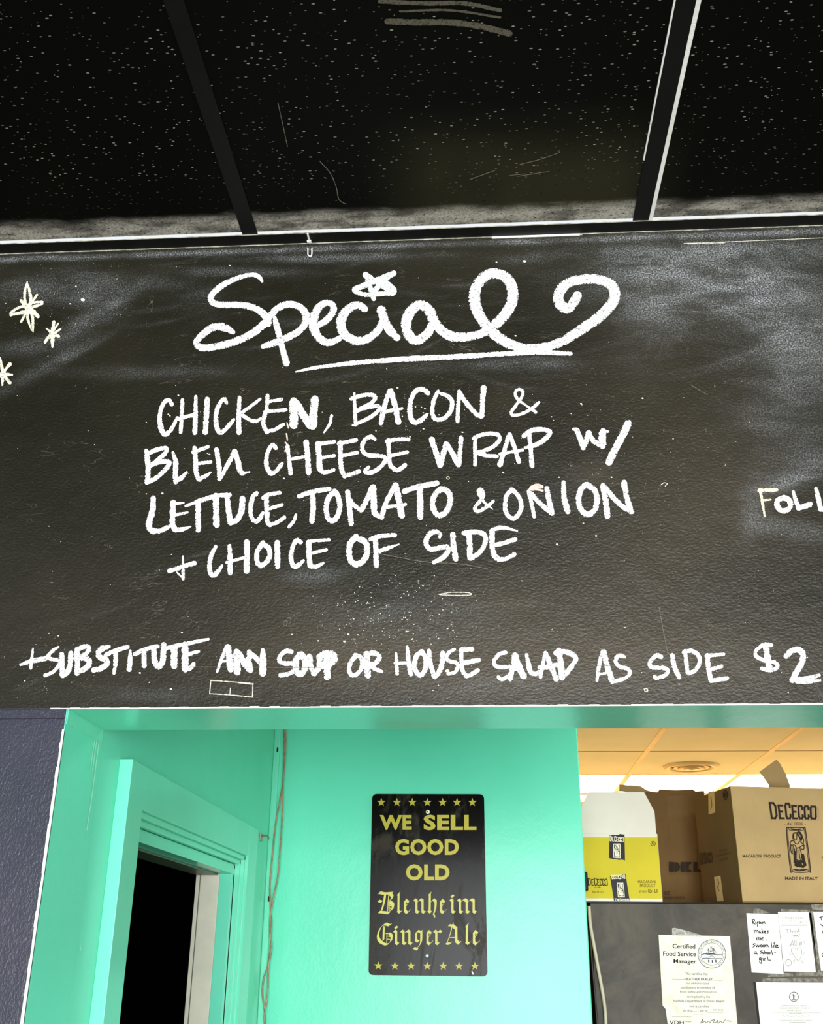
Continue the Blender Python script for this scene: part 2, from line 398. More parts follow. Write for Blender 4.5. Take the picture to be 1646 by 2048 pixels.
# blackboard wall over the opening: fine grid so dust and painted sheen can follow the brush marks
NX, NZ = 420, 190
xs = np.linspace(-1.3, 1.5, NX); zs = np.linspace(ZH, ZC+.02, NZ)
verts = [(x, 0, z) for z in zs for x in xs]
faces = [(j*NX+i, j*NX+i+1, (j+1)*NX+i+1, (j+1)*NX+i) for j in range(NZ-1) for i in range(NX-1)]
n0 = len(verts)
verts += [(-1.3, TH, ZH), (1.5, TH, ZH), (1.5, TH, ZC+.02), (-1.3, TH, ZC+.02)]
a, b, c, d = 0, NX-1, NX*NZ-1, NX*(NZ-1)
faces += [(n0, n0+3, n0+2, n0+1), tuple([a, n0, n0+1]+list(range(b, 0, -1))), tuple([d, ]+list(range(d+1, c+1))+[n0+2, n0+3])]
me = bpy.data.meshes.new('wall_front'); me.from_pydata(verts, [], faces)
DUST = [(1370, 575, 170, 60, .1, .42), (1560, 610, 120, 70, .2, .45), (1600, 720, 90, 70, .1, .36), (1470, 520, 220, 30, -.02, .3), (1560, 840, 90, 60, 0, .16),
        (1560, 968, 60, 14, -.2, .5), (1590, 1062, 80, 16, .2, .32), (1300, 620, 60, 90, .1, .16), (1620, 925, 60, 30, 0, .2), (1505, 1010, 20, 60, .1, .25),
        (60, 585, 80, 26, .0, .24), (180, 590, 50, 34, .4, .26), (190, 630, 90, 16, -.6, .30), (90, 735, 90, 12, -.5, .24), (60, 690, 80, 14, -.2, .2), (300, 745, 160, 12, .0, .13),
        (250, 560, 100, 16, .1, .14), (480, 543, 100, 8, 0, .26), (610, 517, 130, 7, 0, .26), (750, 512, 160, 6, -.03, .16), (1050, 520, 50, 10, 0, .1), (1380, 500, 260, 10, -.04, .25), (400, 600, 50, 40, .2, .06),
        (1080, 728, 60, 12, 0, .3), (930, 730, 150, 10, -.03, .14), (800, 1240, 150, 50, 0, .12), (1000, 1370, 200, 30, 0, .08), (330, 1390, 150, 14, 0, .1),
        (620, 1150, 60, 14, 0, .18), (1100, 980, 120, 60, 0, .05)]
BROWN_SHEEN = [(1250, 1180, 260, 160, -.4, .5), (1000, 1330, 500, 80, 0, .7), (560, 1190, 130, 60, .2, .35), (700, 1300, 200, 60, 0, .45), (1450, 1000, 160, 120, 0, .3), (150, 1250, 160, 100, 0, .15),
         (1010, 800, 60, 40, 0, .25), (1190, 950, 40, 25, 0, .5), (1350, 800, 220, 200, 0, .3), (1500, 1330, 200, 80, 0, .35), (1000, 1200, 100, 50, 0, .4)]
DOTS = [(790, 1235, 130, 70, 0, 1.), (560, 900, 90, 90, 0, .25), (850, 830, 90, 70, 0, .5), (90, 1340, 90, 60, 0, .4), (140, 600, 90, 70, 0, .9), (1250, 980, 200, 200, 0, .2), (1150, 470, 300, 20, 0, .5)]
P = np.array(verts) - np.array(CAM); w_ = P@np.array(FWD); PX = CX+FPX*(P@np.array(RGT))/w_; PY = CY-FPX*(P@np.array(UP))/w_
def field(L):
    o = np.zeros(len(PX))
    for cx_, cy_, rx, ry, an, am in L:
        dx, dy = PX-cx_, PY-cy_; u = (dx*math.cos(an)+dy*math.sin(an))/rx; v = (-dx*math.sin(an)+dy*math.cos(an))/ry
        o += am*np.exp(-(u*u+v*v)*.9)
    return o
rs = np.random.RandomState(3)
dust = field(DUST); dist_top = (np.array(verts)[:, 2]-(ZC-.012))
dust += .5*np.exp(-(dist_top/.005)**2)*(np.array(verts)[:, 1] < .01)
for _ in range(60):                            # eraser sweeps
    cx_, cy_ = rs.uniform(0, 1646), rs.choice([rs.uniform(500, 780), rs.uniform(500, 700), rs.uniform(1100, 1400)])
    an = rs.uniform(-.5, .3); L_, wd = rs.uniform(30, 110), rs.uniform(2, 5)
    dx, dy = PX-cx_, PY-cy_; u = dx*math.cos(an)+dy*math.sin(an); v = -dx*math.sin(an)+dy*math.cos(an)+.0009*u*u
    dust += rs.uniform(.03, .11)*np.exp(-(u/L_)**2-(v/wd)**2)
wear_sheen = np.stack([np.clip(dust*.66, 0, 1), np.clip(field(BROWN_SHEEN), 0, .9), np.clip(.05+field(DOTS), 0, 1), np.ones(len(PX))], 1)
at = me.color_attributes.new('wear_sheen', 'FLOAT_COLOR', 'POINT'); at.data.foreach_set('color', wear_sheen.astype(np.float32).ravel())
me.materials.append(BOARD); me.materials.append(TEALT)
for p in me.polygons:
    if p.center.y > .02 and p.normal.z < -.5 or p.index == len(me.polygons)-2: p.material_index = 1
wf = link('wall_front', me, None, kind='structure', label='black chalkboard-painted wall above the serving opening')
FW = on_y(0)

# teal underside of the lintel (thin painted lining) and its bare bead
boxo('soffit_lining', (XL, 1.5, .0015, TH, ZH-.0012, ZH+.0005), TEALT, wf, label='glossy teal painted underside')
bm = bmesh.new()
for i in range(150):                           # ragged bare edge along the bottom of the black paint
    x0 = -.598+i*2.09/150; h = .0012+.0012*random.random(); box(bm, x0, x0+2.09/150, -.0012, .0015, ZH-.0016, ZH-.0016+h)
fin('bare_corner_bead', bm, WHITE_EDGE, wf, label='bare white paint edge under the black paint')

# navy pier left of the opening
pier = boxo('wall_left_pier', (-1.3, XL, 0, TH, 0, ZH), NAVY, kind='structure', label='navy gloss painted wall left of the opening')
boxo('seam_board', (-1.3, XL-.0003, -.0022, 0, at_y(60, 1438, 0).z, ZH-.002), NAVY, pier, bev=.0008)
bm = bmesh.new()
zz = ZH-.03
while zz > 1.3:
    h = random.uniform(.006, .02); ww = .0014+.0014*random.random(); box(bm, XL-ww, XL+.0012, -.0014, .002, zz-h, zz); zz -= h
fin('bare_corner_bead', bm, WHITE_EDGE, pier, label='bare white edge down the jamb corner')
boxo('wall_right_pier', (1.5, XR+.1, 0, TH, 0, ZC), NAVY, kind='structure')

# teal side wall with doorway
TC = .021; XC = XL+TC
y1 = at_y(240, 1519, 0) ; yc0 = at_x(240, 1519, XL).y; zct = at_x(240, 1519, XL).z
yc1 = at_x(517, 1660, XC).y; zct = at_x(268, 1519, XC).z
di0 = at_x(285, 1620, XC).y; di1 = at_x(497, 1713, XC).y; zdi = at_x(285, 1620, XC).z
yo0, yo1, zo = di0+.012, di1-.045, zdi-.042
WT = .088
bm = bmesh.new()
box(bm, XL-WT, XL, TH, yo0-.03, 0, ZK); box(bm, XL-WT, XL, yo1+.03, YB, 0, ZK); box(bm, XL-WT, XL, yo0-.03, yo1+.03, zo+.03, ZK)
wl = fin('wall_left', bm, TEAL, None, 'structure', 'teal painted side wall with the open doorway')
boxo('reveal_lining', (XL, XL+.0012, .0, TH, 0, ZH-.0012), TEAL, wl)
# door frame
dr = bpy.data.objects.new('door_1', None); COL.objects.link(dr); dr['kind'] = 'structure'; dr.location = (XL, yo0, 0); dr['label'] = 'open doorway with wide teal casing and dark room beyond'
bpy.context.view_layer.update()
bv = .0007
boxo('casing_jamb', (XL, XC, yc0, di0, 0, zct), TEALT, dr, bev=bv)
boxo('casing_jamb', (XL, XC, di1, yc1, 0, zct), TEALT, dr, bev=bv)
boxo('casing_head', (XL, XC-.0004, di0, di1, zdi, zct), TEALT, dr, bev=bv)
for k, (a, t) in enumerate(((.010, .012), (.020, .004), (.032, -.006))):      # stepped inner mouldings
    p = (.0, .010, .021)[k]; q = a
    boxo('inner_moulding', (XL-.02, XL+t+.002, di0, di1, zdi-q, zdi-p), TEALT, dr, bev=.001)
    boxo('inner_moulding', (XL-.02, XL+t+.002, di1-q, di1-p, 0, zdi-p-.0005), TEALT, dr, bev=.001)
    if k == 0: boxo('inner_moulding', (XL-.02, XL+t+.002, di0, di0+.004, 0, zdi-q), TEALT, dr, bev=.001)
boxo('frame_head', (XL-.036, XL-.004, di0, di1-.03, zo, zdi-.03), TEALT, dr, bev=.001)
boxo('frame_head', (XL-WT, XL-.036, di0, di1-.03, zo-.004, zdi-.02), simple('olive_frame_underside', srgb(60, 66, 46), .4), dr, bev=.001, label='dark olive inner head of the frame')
boxo('frame_side', (XL-.033, XL-.004, yo1, yo1+.03, 0, zo), TEALT, dr, bev=.001)
boxo('frame_side', (XL-.077, XL-.033, yo1, yo1+.03, 0, zo), CREAMWD, dr, bev=.0015, label='cream painted inner jamb')
boxo('frame_side', (XL-WT, XL-.0795, yo1+.003, yo1+.03, 0, zo), CREAMWD, dr, bev=.0008, label='cream door stop strip')
boxo('frame_side', (XL-WT, XL-.004, yo0-.03, yo0-.01, 0, zo), TEALT, dr)
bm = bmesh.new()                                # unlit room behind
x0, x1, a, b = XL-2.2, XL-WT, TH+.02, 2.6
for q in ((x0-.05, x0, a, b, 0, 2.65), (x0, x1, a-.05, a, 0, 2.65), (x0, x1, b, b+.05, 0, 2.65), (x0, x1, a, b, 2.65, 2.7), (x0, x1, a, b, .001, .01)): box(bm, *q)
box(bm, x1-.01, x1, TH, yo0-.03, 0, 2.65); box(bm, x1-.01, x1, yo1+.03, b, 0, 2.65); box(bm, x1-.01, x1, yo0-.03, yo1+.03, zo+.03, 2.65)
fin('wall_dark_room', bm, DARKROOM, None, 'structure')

# teal back wall, kitchen shell
bw = boxo('wall_back', (XL-.1, XE, YB, YB+.13, 0, ZK), TEAL, kind='structure', bev=.003, label='teal back wall carrying the ginger ale sign')
boxo('corner_strip', (XL, XL+.016, YB-.012, YB, 0, ZK), TEALT, bw, bev=.002, label='narrow teal cover strip in the corner')
boxo('wall_kitchen_left', (XL-.2, XL, YB+.13, 5.1, 0, ZK), simple('kitchen_wall_paint', srgb(226, 212, 180), .7), kind='structure')
boxo('wall_kitchen_right', (XR, XR+.1, TH, 5.1, 0, ZK), simple('kitchen_wall_right_paint', srgb(226, 214, 184), .7), kind='structure')
boxo('wall_kitchen_back', (XL-.2, XR+.1, 5.0, 5.1, 0, ZK), simple('kitchen_back_paint', srgb(226, 178, 112), .7), kind='structure')

# ------------------------------------------------------------------ dropped black ceiling
ce = bpy.data.objects.new('ceiling', None); COL.objects.link(ce); ce['kind'] = 'structure'; ce.location = (0, 0, ZC); ce['label'] = 'black painted dropped ceiling of fissured tiles'
bpy.context.view_layer.update()
bl = (at_z(483, 470, ZC).x+at_z(517, 470, ZC).x)/2; br = (at_z(1268, 441, ZC).x+at_z(1296, 440, ZC).x)/2
pitchx = br-bl; BWD = .0128
fy = -(0-at_z(823, 459, ZC).y)                  # front lip of the wall angle
FL = abs(at_z(823, 459, ZC).y)
bars = [bl-2*pitchx, bl-pitchx, bl, br, br+pitchx, br+2*pitchx]
rows = [-FL, -.66, -1.27, -1.9, -2.6, -3.3]
tile_me = {}
for i in range(len(bars)-1):
    for j in range(len(rows)-1):
        xa, xb = bars[i]+.004, bars[i+1]-.004; ya, yb = rows[j+1]+.004, (rows[j]-.002 if j == 0 else rows[j]-.004)
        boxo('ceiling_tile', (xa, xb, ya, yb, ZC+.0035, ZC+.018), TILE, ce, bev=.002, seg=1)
for k, x in enumerate(bars):
    br_ = boxo('grid_bar', (x-BWD, x+BWD, rows[-1], -FL, ZC+.001, ZC+.003), BLACKM, ce, bev=.0005, seg=1)
    if k == 3:                                  # thin white strips beside the right bar
        boxo('bar_edge', (x+BWD-.0002, x+BWD+.0058, -2.0, -FL-.001, ZC+.0012, ZC+.0036), WHITE_EDGE, br_, label='white edge on the bar')
        boxo('bar_edge', (x-BWD-.0022, x-BWD, -2.0, at_z(1291, 322, ZC).y, ZC+.0012, ZC+.0036), WHITE_EDGE, br_)
for y in rows[1:]: boxo('grid_bar', (bars[0], bars[-1], y-BWD, y+BWD, ZC+.0005, ZC+.0025), BLACKM, ce, bev=.0005, seg=1)
# cover strip at the wall
tr = boxo('trim_1', (bars[0], bars[-1], -FL, -.0005, ZC-.0005, ZC+.001), BLACKM, kind='structure', label='black wall angle between ceiling and chalkboard wall')
bm = bmesh.new()
n = 260
for i in range(n):
    x0 = -1.1+i*2.4/n; h = .0007+.0006*random.random(); box(bm, x0, x0+2.4/n, -FL-h, -FL, ZC-.0005, ZC+.0008)
fin('pale_lip', bm, GREYW, tr, label='pale lip')  # ragged pale strip along the front lip
bm = bmesh.new()
for i in range(n):
    x0 = -1.1+i*2.4/n; px = pix((x0, 0, ZC))[0]; h = .0008+.0009*random.random()+(.0016 if 980 < px < 1160 else 0)
    box(bm, x0, x0+2.4/n, -.0012, .0, ZC-.0006-h, ZC-.0006)
fin('pale_line', bm, GREYW, tr, label='pale line under the angle')  # ragged pale strip where the angle meets the wall
boxo('pale_line', (at_y(985, 490, 0).x, at_y(1160, 480, 0).x, -.0014, 0, ZC-.0042, ZC-.0008), WHITE_EDGE, tr, label='wider white patch')
px_ = at_y(620, 490, 0).x
boxo('joint_clip', (px_-.0015, px_+.0015, -FL-.001, -.0, ZC-.0022, ZC-.0005), WHITE_EDGE, tr, bev=.0004, label='white joint clip')
boxo('joint_clip', (px_-.004, px_+.003, -.009, -.003, ZC-.003, ZC-.0005), WHITE_EDGE, tr, bev=.0004)
strokes('joint_hook', FW, tr, CHALK, 2.4, [[(616, 510), (619, 513), (623, 512), (624, 507)], [(616, 497), (616, 509)], [(624, 497), (624, 507)]], off=.001)
# arcs scuffed on the middle tile
TM = lambda px, py, off=0.0: at_z(px, py, ZC+.0035) - Vector((0, 0, off))
SCUFF = mat_chalk('grey_scuff', srgb(96, 92, 78), .72)
strokes('scuff_mark', TM, ce, SCUFF, 13, [[(775, 42), (830, 44), (900, 44), (960, 52), (1018, 66)], (9, [(760, 2), (850, 6), (930, 6), (1000, 20)]), (5, [(800, 22), (900, 20), (1000, 34)])], off=.0006)
strokes('scuff_mark', TM, ce, DIM, 1.5, [[(640, 322), (660, 345), (672, 372), (678, 398), (692, 408)], [(556, 205), (566, 250), (575, 292)], [(1040, 328), (1080, 318), (1120, 304)], [(1035, 352), (1098, 342)], [(940, 358), (990, 340)], [(1020, 350), (1050, 347)]], off=.0006)

# ------------------------------------------------------------------ kitchen ceiling
kc = bpy.data.objects.new('ceiling_kitchen', None); COL.objects.link(kc); kc['kind'] = 'structure'; kc.location = (1, 3, ZK); kc['label'] = 'cream dropped ceiling of the kitchen'
bpy.context.view_layer.update()
kx0 = at_z(1323, 1458, ZK).x; kx0 = (kx0+at_z(1265, 1545, ZK).x)/2; kx1 = (at_z(1600, 1460, ZK).x+at_z(1450, 1570, ZK).x)/2
kp = kx1-kx0
ky = [at_z(1155, 1503, ZK).y, at_z(1155, 1549, ZK).y, at_z(1160, 1587, ZK).y]
kyp = .66
krow = [TH, ky[0]-3*kyp, ky[0]-2*kyp, ky[0]-kyp, ky[0], ky[1], ky[2], 5.0]
kcol = [kx0-2*kp, kx0-kp, kx0, kx1, kx1+kp, XR]
for j in range(len(krow)-1):
    for i in range(len(kcol)-1):
        lit = (j == 5)
        if lit: continue
        boxo('ceiling_tile', (kcol[i]+.004, kcol[i+1]-.004, krow[j]+.004, krow[j+1]-.004, ZK, ZK+.015), KTILE, kc, bev=.003, seg=1)
boxo('tile_backing', (XL-.1, XR, TH, 5.0, ZK+.02, ZK+.04), simple('grid_shadow', srgb(120, 84, 40), .9), kc)
for i, x in enumerate(kcol[1:-1]):
    boxo('grid_bar', (x-.013, x+.013, TH, 5.0, ZK-.002, ZK), VENTM, kc, bev=.0006, seg=1)
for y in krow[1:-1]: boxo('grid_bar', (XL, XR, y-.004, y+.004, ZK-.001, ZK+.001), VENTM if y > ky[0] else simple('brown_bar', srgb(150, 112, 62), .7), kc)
for i, (xa, xb) in enumerate(zip(kcol[:-1], kcol[1:])):
    t = thing('ceiling_light', ['lit flat ceiling light hidden left of the boxes', 'lit flat ceiling light left above the yellow box', 'lit flat ceiling light above the brown boxes', 'lit flat ceiling light at the right picture edge', 'lit flat ceiling light beyond the right edge'][i], 'light', ((xa+xb)/2, (ky[1]+ky[2])/2, ZK))
    boxo('lens', (xa+.014, xb-.014, ky[1]+.006, ky[2]-.006, ZK+.001, ZK+.006), LAMP, t)
    boxo('housing', (xa+.012, xb-.012, ky[1]+.005, ky[2]-.005, ZK+.006, ZK+.016), VENTM, t)
# shelf end seen between teal wall and yellow box
sh = boxo('wall_shelf', (.45, 1.3, 4.82, 4.99, at_y(1160, 1604, 4.82).z, at_y(1160, 1589, 4.82).z), WOODM, bev=.003)
tag(sh, 'tan wooden shelf glimpsed left of the white box flap under the lamps', 'shelf')
# round diffuser
vc = at_z(1382, 1532, ZK); vr = abs(at_z(1438, 1532, ZK).x-vc.x)
t = thing('ceiling_vent', 'round cream air diffuser in the kitchen ceiling above the boxes', 'vent', (vc.x, vc.y, ZK))
bm = bmesh.new(); lathe(bm, [(vr, -.001), (vr, -.006), (vr*.93, -.014), (vr*.78, -.012), (vr*.72, .0), (vr*.72, .06)], vc); fin('outer_ring', bm, VENTM, t, smooth=True)
for k, (ra, rb, z0, z1) in enumerate(((.60, .64, -.004, -.010), (.40, .44, -.006, -.014), (.20, .24, -.008, -.018))):
    bm = bmesh.new(); lathe(bm, [(vr*ra, z0), (vr*rb, z1), (vr*(rb-.14), z1+.001), (vr*(ra-.12), z0+.004)], vc); fin('cone_ring', bm, VENTM, t, smooth=True)
bm = bmesh.new(); lathe(bm, [(vr*.76, -.0025), (vr*.3, -.0025), (0.001, -.0025)], vc); fin('throat_shade', bm, simple('vent_shade', srgb(60, 46, 26), .8), t)  # flat dark disc stands for the shadow between ring and cones
bm = bmesh.new(); lathe(bm, [(.012, 0), (.012, -.012), (.001, -.013)], vc, 16); fin('centre_post', bm, VENTM, t)

# ================================================================== CHALK WRITING (parts of the wall it is drawn on)
def word(label, mat, w, ox, oy, s, lst, name='chalk_word', g=1.04):
    if s > 1: w *= g; lst = [(st[0]*g, [(p[0], p[1])+((p[2]*g,) if len(p) > 2 else ()) for p in st[1]]) if isinstance(st, tuple) else [(p[0], p[1])+((p[2]*g,) if len(p) > 2 else ()) for p in st] for st in lst]
    return strokes(name, FW, wf, mat, w, lst, ox, oy, s, label)
A = (360, 520, 3.578); B = (800, 520, 3.578)
bm = bmesh.new(); uvl = bm.loops.layers.uv.new('UVMap')
def put(org, w, pts): ribbon(bm, uvl, [(org[0]+p[0]/org[2], org[1]+p[1]/org[2])+((p[2]/org[2],) if len(p) > 2 else ()) for p in pts], w/org[2], FW, .0004, .04)
put(A, 42, [(588, 152, 22), (562, 120, 34), (510, 106, 32), (440, 122, 34), (360, 152, 40), (290, 193, 44), (240, 238, 44), (220, 275, 44), (240, 308, 46), (300, 322, 46), (385, 322, 46), (470, 328, 48), (545, 350, 50), (598, 388, 52), (622, 425, 56), (600, 462, 58), (545, 508, 54), (470, 553, 54), (380, 590, 54), (300, 612, 54), (220, 628, 52), (150, 628, 50), (118, 600, 46), (130, 568, 46), (175, 525, 50), (225, 490, 54), (280, 478, 56), (330, 490, 56), (378, 518, 36)])
put(A, 44, [(678, 415, 30), (692, 470), (715, 560), (740, 660), (762, 738, 52)])
put(A, 50, [(632, 455, 50), (645, 405), (695, 350), (745, 325), (805, 320), (860, 340), (898, 385, 56), (905, 430, 58), (885, 475), (845, 515), (785, 548), (715, 580), (650, 602), (595, 620, 34)])
put(A, 56, [(962, 478, 40), (1020, 452, 46), (1068, 412, 50), (1098, 362, 50), (1090, 322, 50), (1055, 308, 46), (1010, 325, 50), (972, 375, 60), (956, 435, 70), (962, 500, 70), (992, 555, 60), (1040, 588, 56), (1095, 588, 50), (1145, 560, 40)])
put(A, 64, [(1322, 352, 50), (1280, 325, 52), (1230, 335, 60), (1180, 380, 66), (1152, 440, 70), (1160, 505, 66), (1200, 552), (1260, 580), (1320, 575, 60), (1375, 545, 56), (1420, 500, 54), (1448, 450, 54)])
put(A, 62, [(1442, 362, 70), (1462, 425), (1495, 495, 64), (1552, 556, 52)])
put(B, 74, [(228, 470, 60), (195, 530, 66), (130, 575, 66), (80, 560), (48, 500), (48, 430), (80, 365), (130, 325, 70), (180, 335, 74), (222, 385, 76), (240, 435, 74), (280, 490, 70), (350, 540, 70), (430, 556, 68), (520, 545, 60), (600, 520, 60), (680, 465, 72), (745, 400, 78), (795, 320, 80), (808, 235, 80), (785, 160, 76), (735, 112, 74), (668, 98, 74), (605, 120, 74), (555, 180, 78), (532, 260, 82), (545, 345, 82), (585, 425, 80), (645, 500, 78), (710, 560, 76), (790, 605, 72), (870, 630, 66), (960, 635, 66), (1060, 622, 66), (1160, 585, 66), (1245, 535, 70), (1335, 475, 76), (1425, 410, 78), (1500, 335, 78), (1535, 270, 78), (1525, 200, 76), (1480, 160, 72), (1400, 140, 70), (1315, 140, 70), (1225, 158, 70), (1165, 198, 76), (1132, 262, 76), (1145, 320, 76), (1195, 350, 72), (1240, 310, 70), (1268, 262, 68)])
fin('chalk_word', bm, CHALK, wf, None, 'Special in large looping white chalk script', 'keep')
word('scribbled mint white star dotting the i of Special', MINT, 40, *A, [[(1328, 108), (1420, 165), (1528, 232)], [(1528, 98), (1400, 150), (1250, 212)], (34, [(1250, 222), (1310, 248), (1400, 246), (1522, 238)]), (36, [(1332, 112), (1362, 200), (1386, 278)]), (36, [(1520, 100), (1450, 160), (1372, 240)]), (30, [(1480, 160), (1535, 215), (1520, 245)]), (26, [(1430, 185), (1395, 232)])], 'chalk_star')
word('white chalk underline below Special', CHALK, 9.5, 0, 0, 1, [[(592, 744, 3), (625, 737, 7), (667, 731, 8), (723, 725, 9.5), (820, 718, 11), (912, 714, 11), (1024, 707, 10), (1080, 705, 10), (1141, 708, 8)]], 'chalk_line')
C_ = (280, 760, 4.115); D_ = (660, 760, 4.115); E_ = (980, 760, 4.115)
word('CHICKEN, in white chalk capitals', CHALK, 38, *C_, [
 (34, [(262, 202), (240, 168), (205, 182), (178, 232), (163, 300), (168, 370, 44), (182, 420, 44), (206, 446, 44), (240, 430, 36), (275, 380, 30), (308, 312, 24)]),
 (32, [(350, 168), (345, 300), (335, 430)]), (32, [(315, 322), (450, 288)]), (38, [(460, 138, 26), (458, 290), (452, 435)]),
 (44, [(554, 162), (547, 300), (538, 430)]),
 (36, [(714, 192, 26), (695, 156, 30), (665, 185), (635, 250), (624, 330, 40), (636, 400, 40), (662, 436, 40), (702, 410), (742, 365), (772, 328, 26)]),
 (38, [(820, 148, 30), (812, 300), (815, 432, 44)]), (28, [(990, 158, 22), (910, 222), (835, 272)]), (32, [(838, 288), (895, 325), (955, 342), (996, 316, 16)]),
 (32, [(1050, 132), (1045, 240)]), (38, [(1032, 268), (1015, 360), (1045, 428)]), (28, [(1045, 182), (1165, 162)]), (30, [(1045, 262), (1200, 248)]), (30, [(1045, 425), (1110, 412), (1180, 368)]),
 (70, [(1264, 178), (1266, 280), (1266, 365)]), (62, [(1290, 195), (1345, 290), (1398, 372)]), (66, [(1440, 165), (1430, 260), (1422, 375)]), (26, [(1576, 296), (1562, 360), (1514, 434, 12)])])
word('BACON in white chalk capitals', CHALK, 36, *D_, [
 (30, [(200, 112, 18), (205, 240), (210, 370)]), (34, [(178, 155), (260, 130), (345, 124), (372, 150), (335, 195), (222, 255)]), (34, [(222, 250), (320, 222), (398, 218), (395, 255), (325, 312), (190, 374, 22)]),
 (40, [(420, 355), (446, 230), (490, 92)]), (46, [(502, 92), (532, 200), (562, 345)]), (30, [(428, 270), (510, 250), (595, 235, 20)]),
 (40, [(805, 108), (770, 82), (722, 82), (682, 125), (662, 190), (658, 270, 44), (672, 330, 44), (705, 352), (752, 330), (796, 288, 30)]),
 (36, [(890, 92, 26), (855, 170), (842, 250), (856, 312), (895, 328), (950, 308), (995, 250), (1004, 180), (970, 135), (908, 112, 24)]),
 (34, [(1050, 340), (1055, 220), (1064, 98)]), (38, [(1066, 108), (1130, 200), (1200, 278), (1240, 302)]), (40, [(1252, 296), (1255, 180), (1265, 70, 48)])])
word('ampersand in white chalk after BACON', CHALK, 26, *E_, [[(375, 266), (300, 212, 18), (242, 172), (208, 125), (218, 88), (250, 80), (272, 108), (244, 170), (204, 225), (174, 270), (195, 292), (260, 280), (340, 240), (400, 188)]])
word('BLEU in white chalk capitals', CHALK, 40, *C_, [
 (44, [(52, 585, 34), (62, 650), (68, 740), (60, 840)]), (36, [(75, 602), (150, 572), (212, 562), (215, 595), (165, 645), (90, 705)]), (38, [(90, 700), (170, 676), (235, 674), (238, 700), (200, 748), (130, 810), (60, 845)]),
 (42, [(272, 598, 22), (295, 680), (292, 760), (295, 838)]), (38, [(295, 828), (340, 808), (385, 760, 18)]),
 (40, [(450, 562), (458, 650), (460, 740), (475, 800), (490, 818)]), (30, [(438, 595), (560, 552)]), (28, [(460, 692), (582, 676)]), (32, [(490, 815), (540, 792), (582, 762, 14)]),
 (40, [(630, 575), (645, 660), (655, 760), (655, 812)]), (38, [(655, 812), (700, 740), (745, 655), (778, 590)]), (46, [(780, 592), (805, 660), (820, 735), (842, 768)]), (24, [(842, 770), (902, 758, 12)])])
word('CHEESE in white chalk capitals', CHALK, 38, *C_, [
 (34, [(1118, 562), (1096, 535), (1062, 572), (1042, 640), (1042, 700, 38), (1062, 755, 40), (1090, 772), (1132, 738), (1168, 692)]),
 (34, [(1215, 545), (1226, 640), (1240, 770)]), (26, [(1235, 655), (1370, 630)]), (44, [(1368, 515), (1380, 640), (1388, 762)]),
 (46, [(1465, 528), (1475, 640), (1482, 735), (1520, 762, 36), (1595, 742, 30)]), (32, [(1480, 528), (1598, 510)]), (28, [(1500, 640), (1598, 625)]),
 (40, [(1648, 520), (1650, 620), (1660, 740), (1684, 790)]), (34, [(1638, 526), (1778, 497)]), (30, [(1660, 625), (1788, 600)]), (34, [(1684, 790), (1744, 776), (1802, 754)]),
 (36, [(1934, 490, 26), (1902, 468), (1856, 490), (1830, 540), (1836, 588), (1875, 620), (1945, 626), (2008, 634), (2020, 665), (1990, 705), (1945, 745), (1890, 766), (1855, 752), (1884, 718, 24)]),
 (34, [(2044, 500), (2050, 620), (2060, 700), (2098, 742)]), (34, [(2034, 506), (2110, 490), (2208, 490)]), (30, [(2054, 625), (2198, 595)]), (36, [(2064, 712), (2122, 742), (2182, 702)])])
word('WRAP in white chalk capitals', CHALK, 38, *D_, [
 (46, [(838, 492), (870, 590), (906, 700)]), (44, [(908, 700), (930, 620), (955, 528)]), (42, [(962, 530), (1010, 610), (1056, 700)]), (38, [(1062, 700), (1070, 590), (1080, 475)]),
 (32, [(1195, 498), (1195, 600), (1195, 696)]), (34, [(1184, 480), (1240, 455), (1320, 442), (1385, 455), (1392, 500), (1340, 550), (1270, 583), (1205, 598)]), (32, [(1210, 600), (1280, 622), (1372, 630)]),
 (36, [(1400, 695, 44), (1432, 590), (1474, 452)]), (36, [(1478, 452), (1520, 560), (1553, 672)]), (26, [(1400, 610), (1585, 578)]),
 (36, [(1640, 450), (1652, 570), (1662, 705, 42)]), (38, [(1597, 462), (1647, 422), (1717, 408), (1787, 415), (1810, 440), (1767, 490), (1697, 533), (1607, 558, 22)])])
word('w/ in small heavy white chalk', CHALK, 44, *E_, [(26, [(690, 405), (720, 410)]), (44, [(715, 415), (742, 480), (766, 555)]), (46, [(766, 555), (790, 500), (812, 438)]), (42, [(812, 445), (850, 500), (925, 548)]), (62, [(925, 535), (922, 480), (928, 432)]), (24, [(925, 425), (968, 425)]), (60, [(1136, 358), (1100, 440), (1060, 515), (1020, 590), (980, 675)])])
F_ = (280, 960, 4.115); G_ = (660, 960, 4.115); H_ = (980, 900, 4.115)
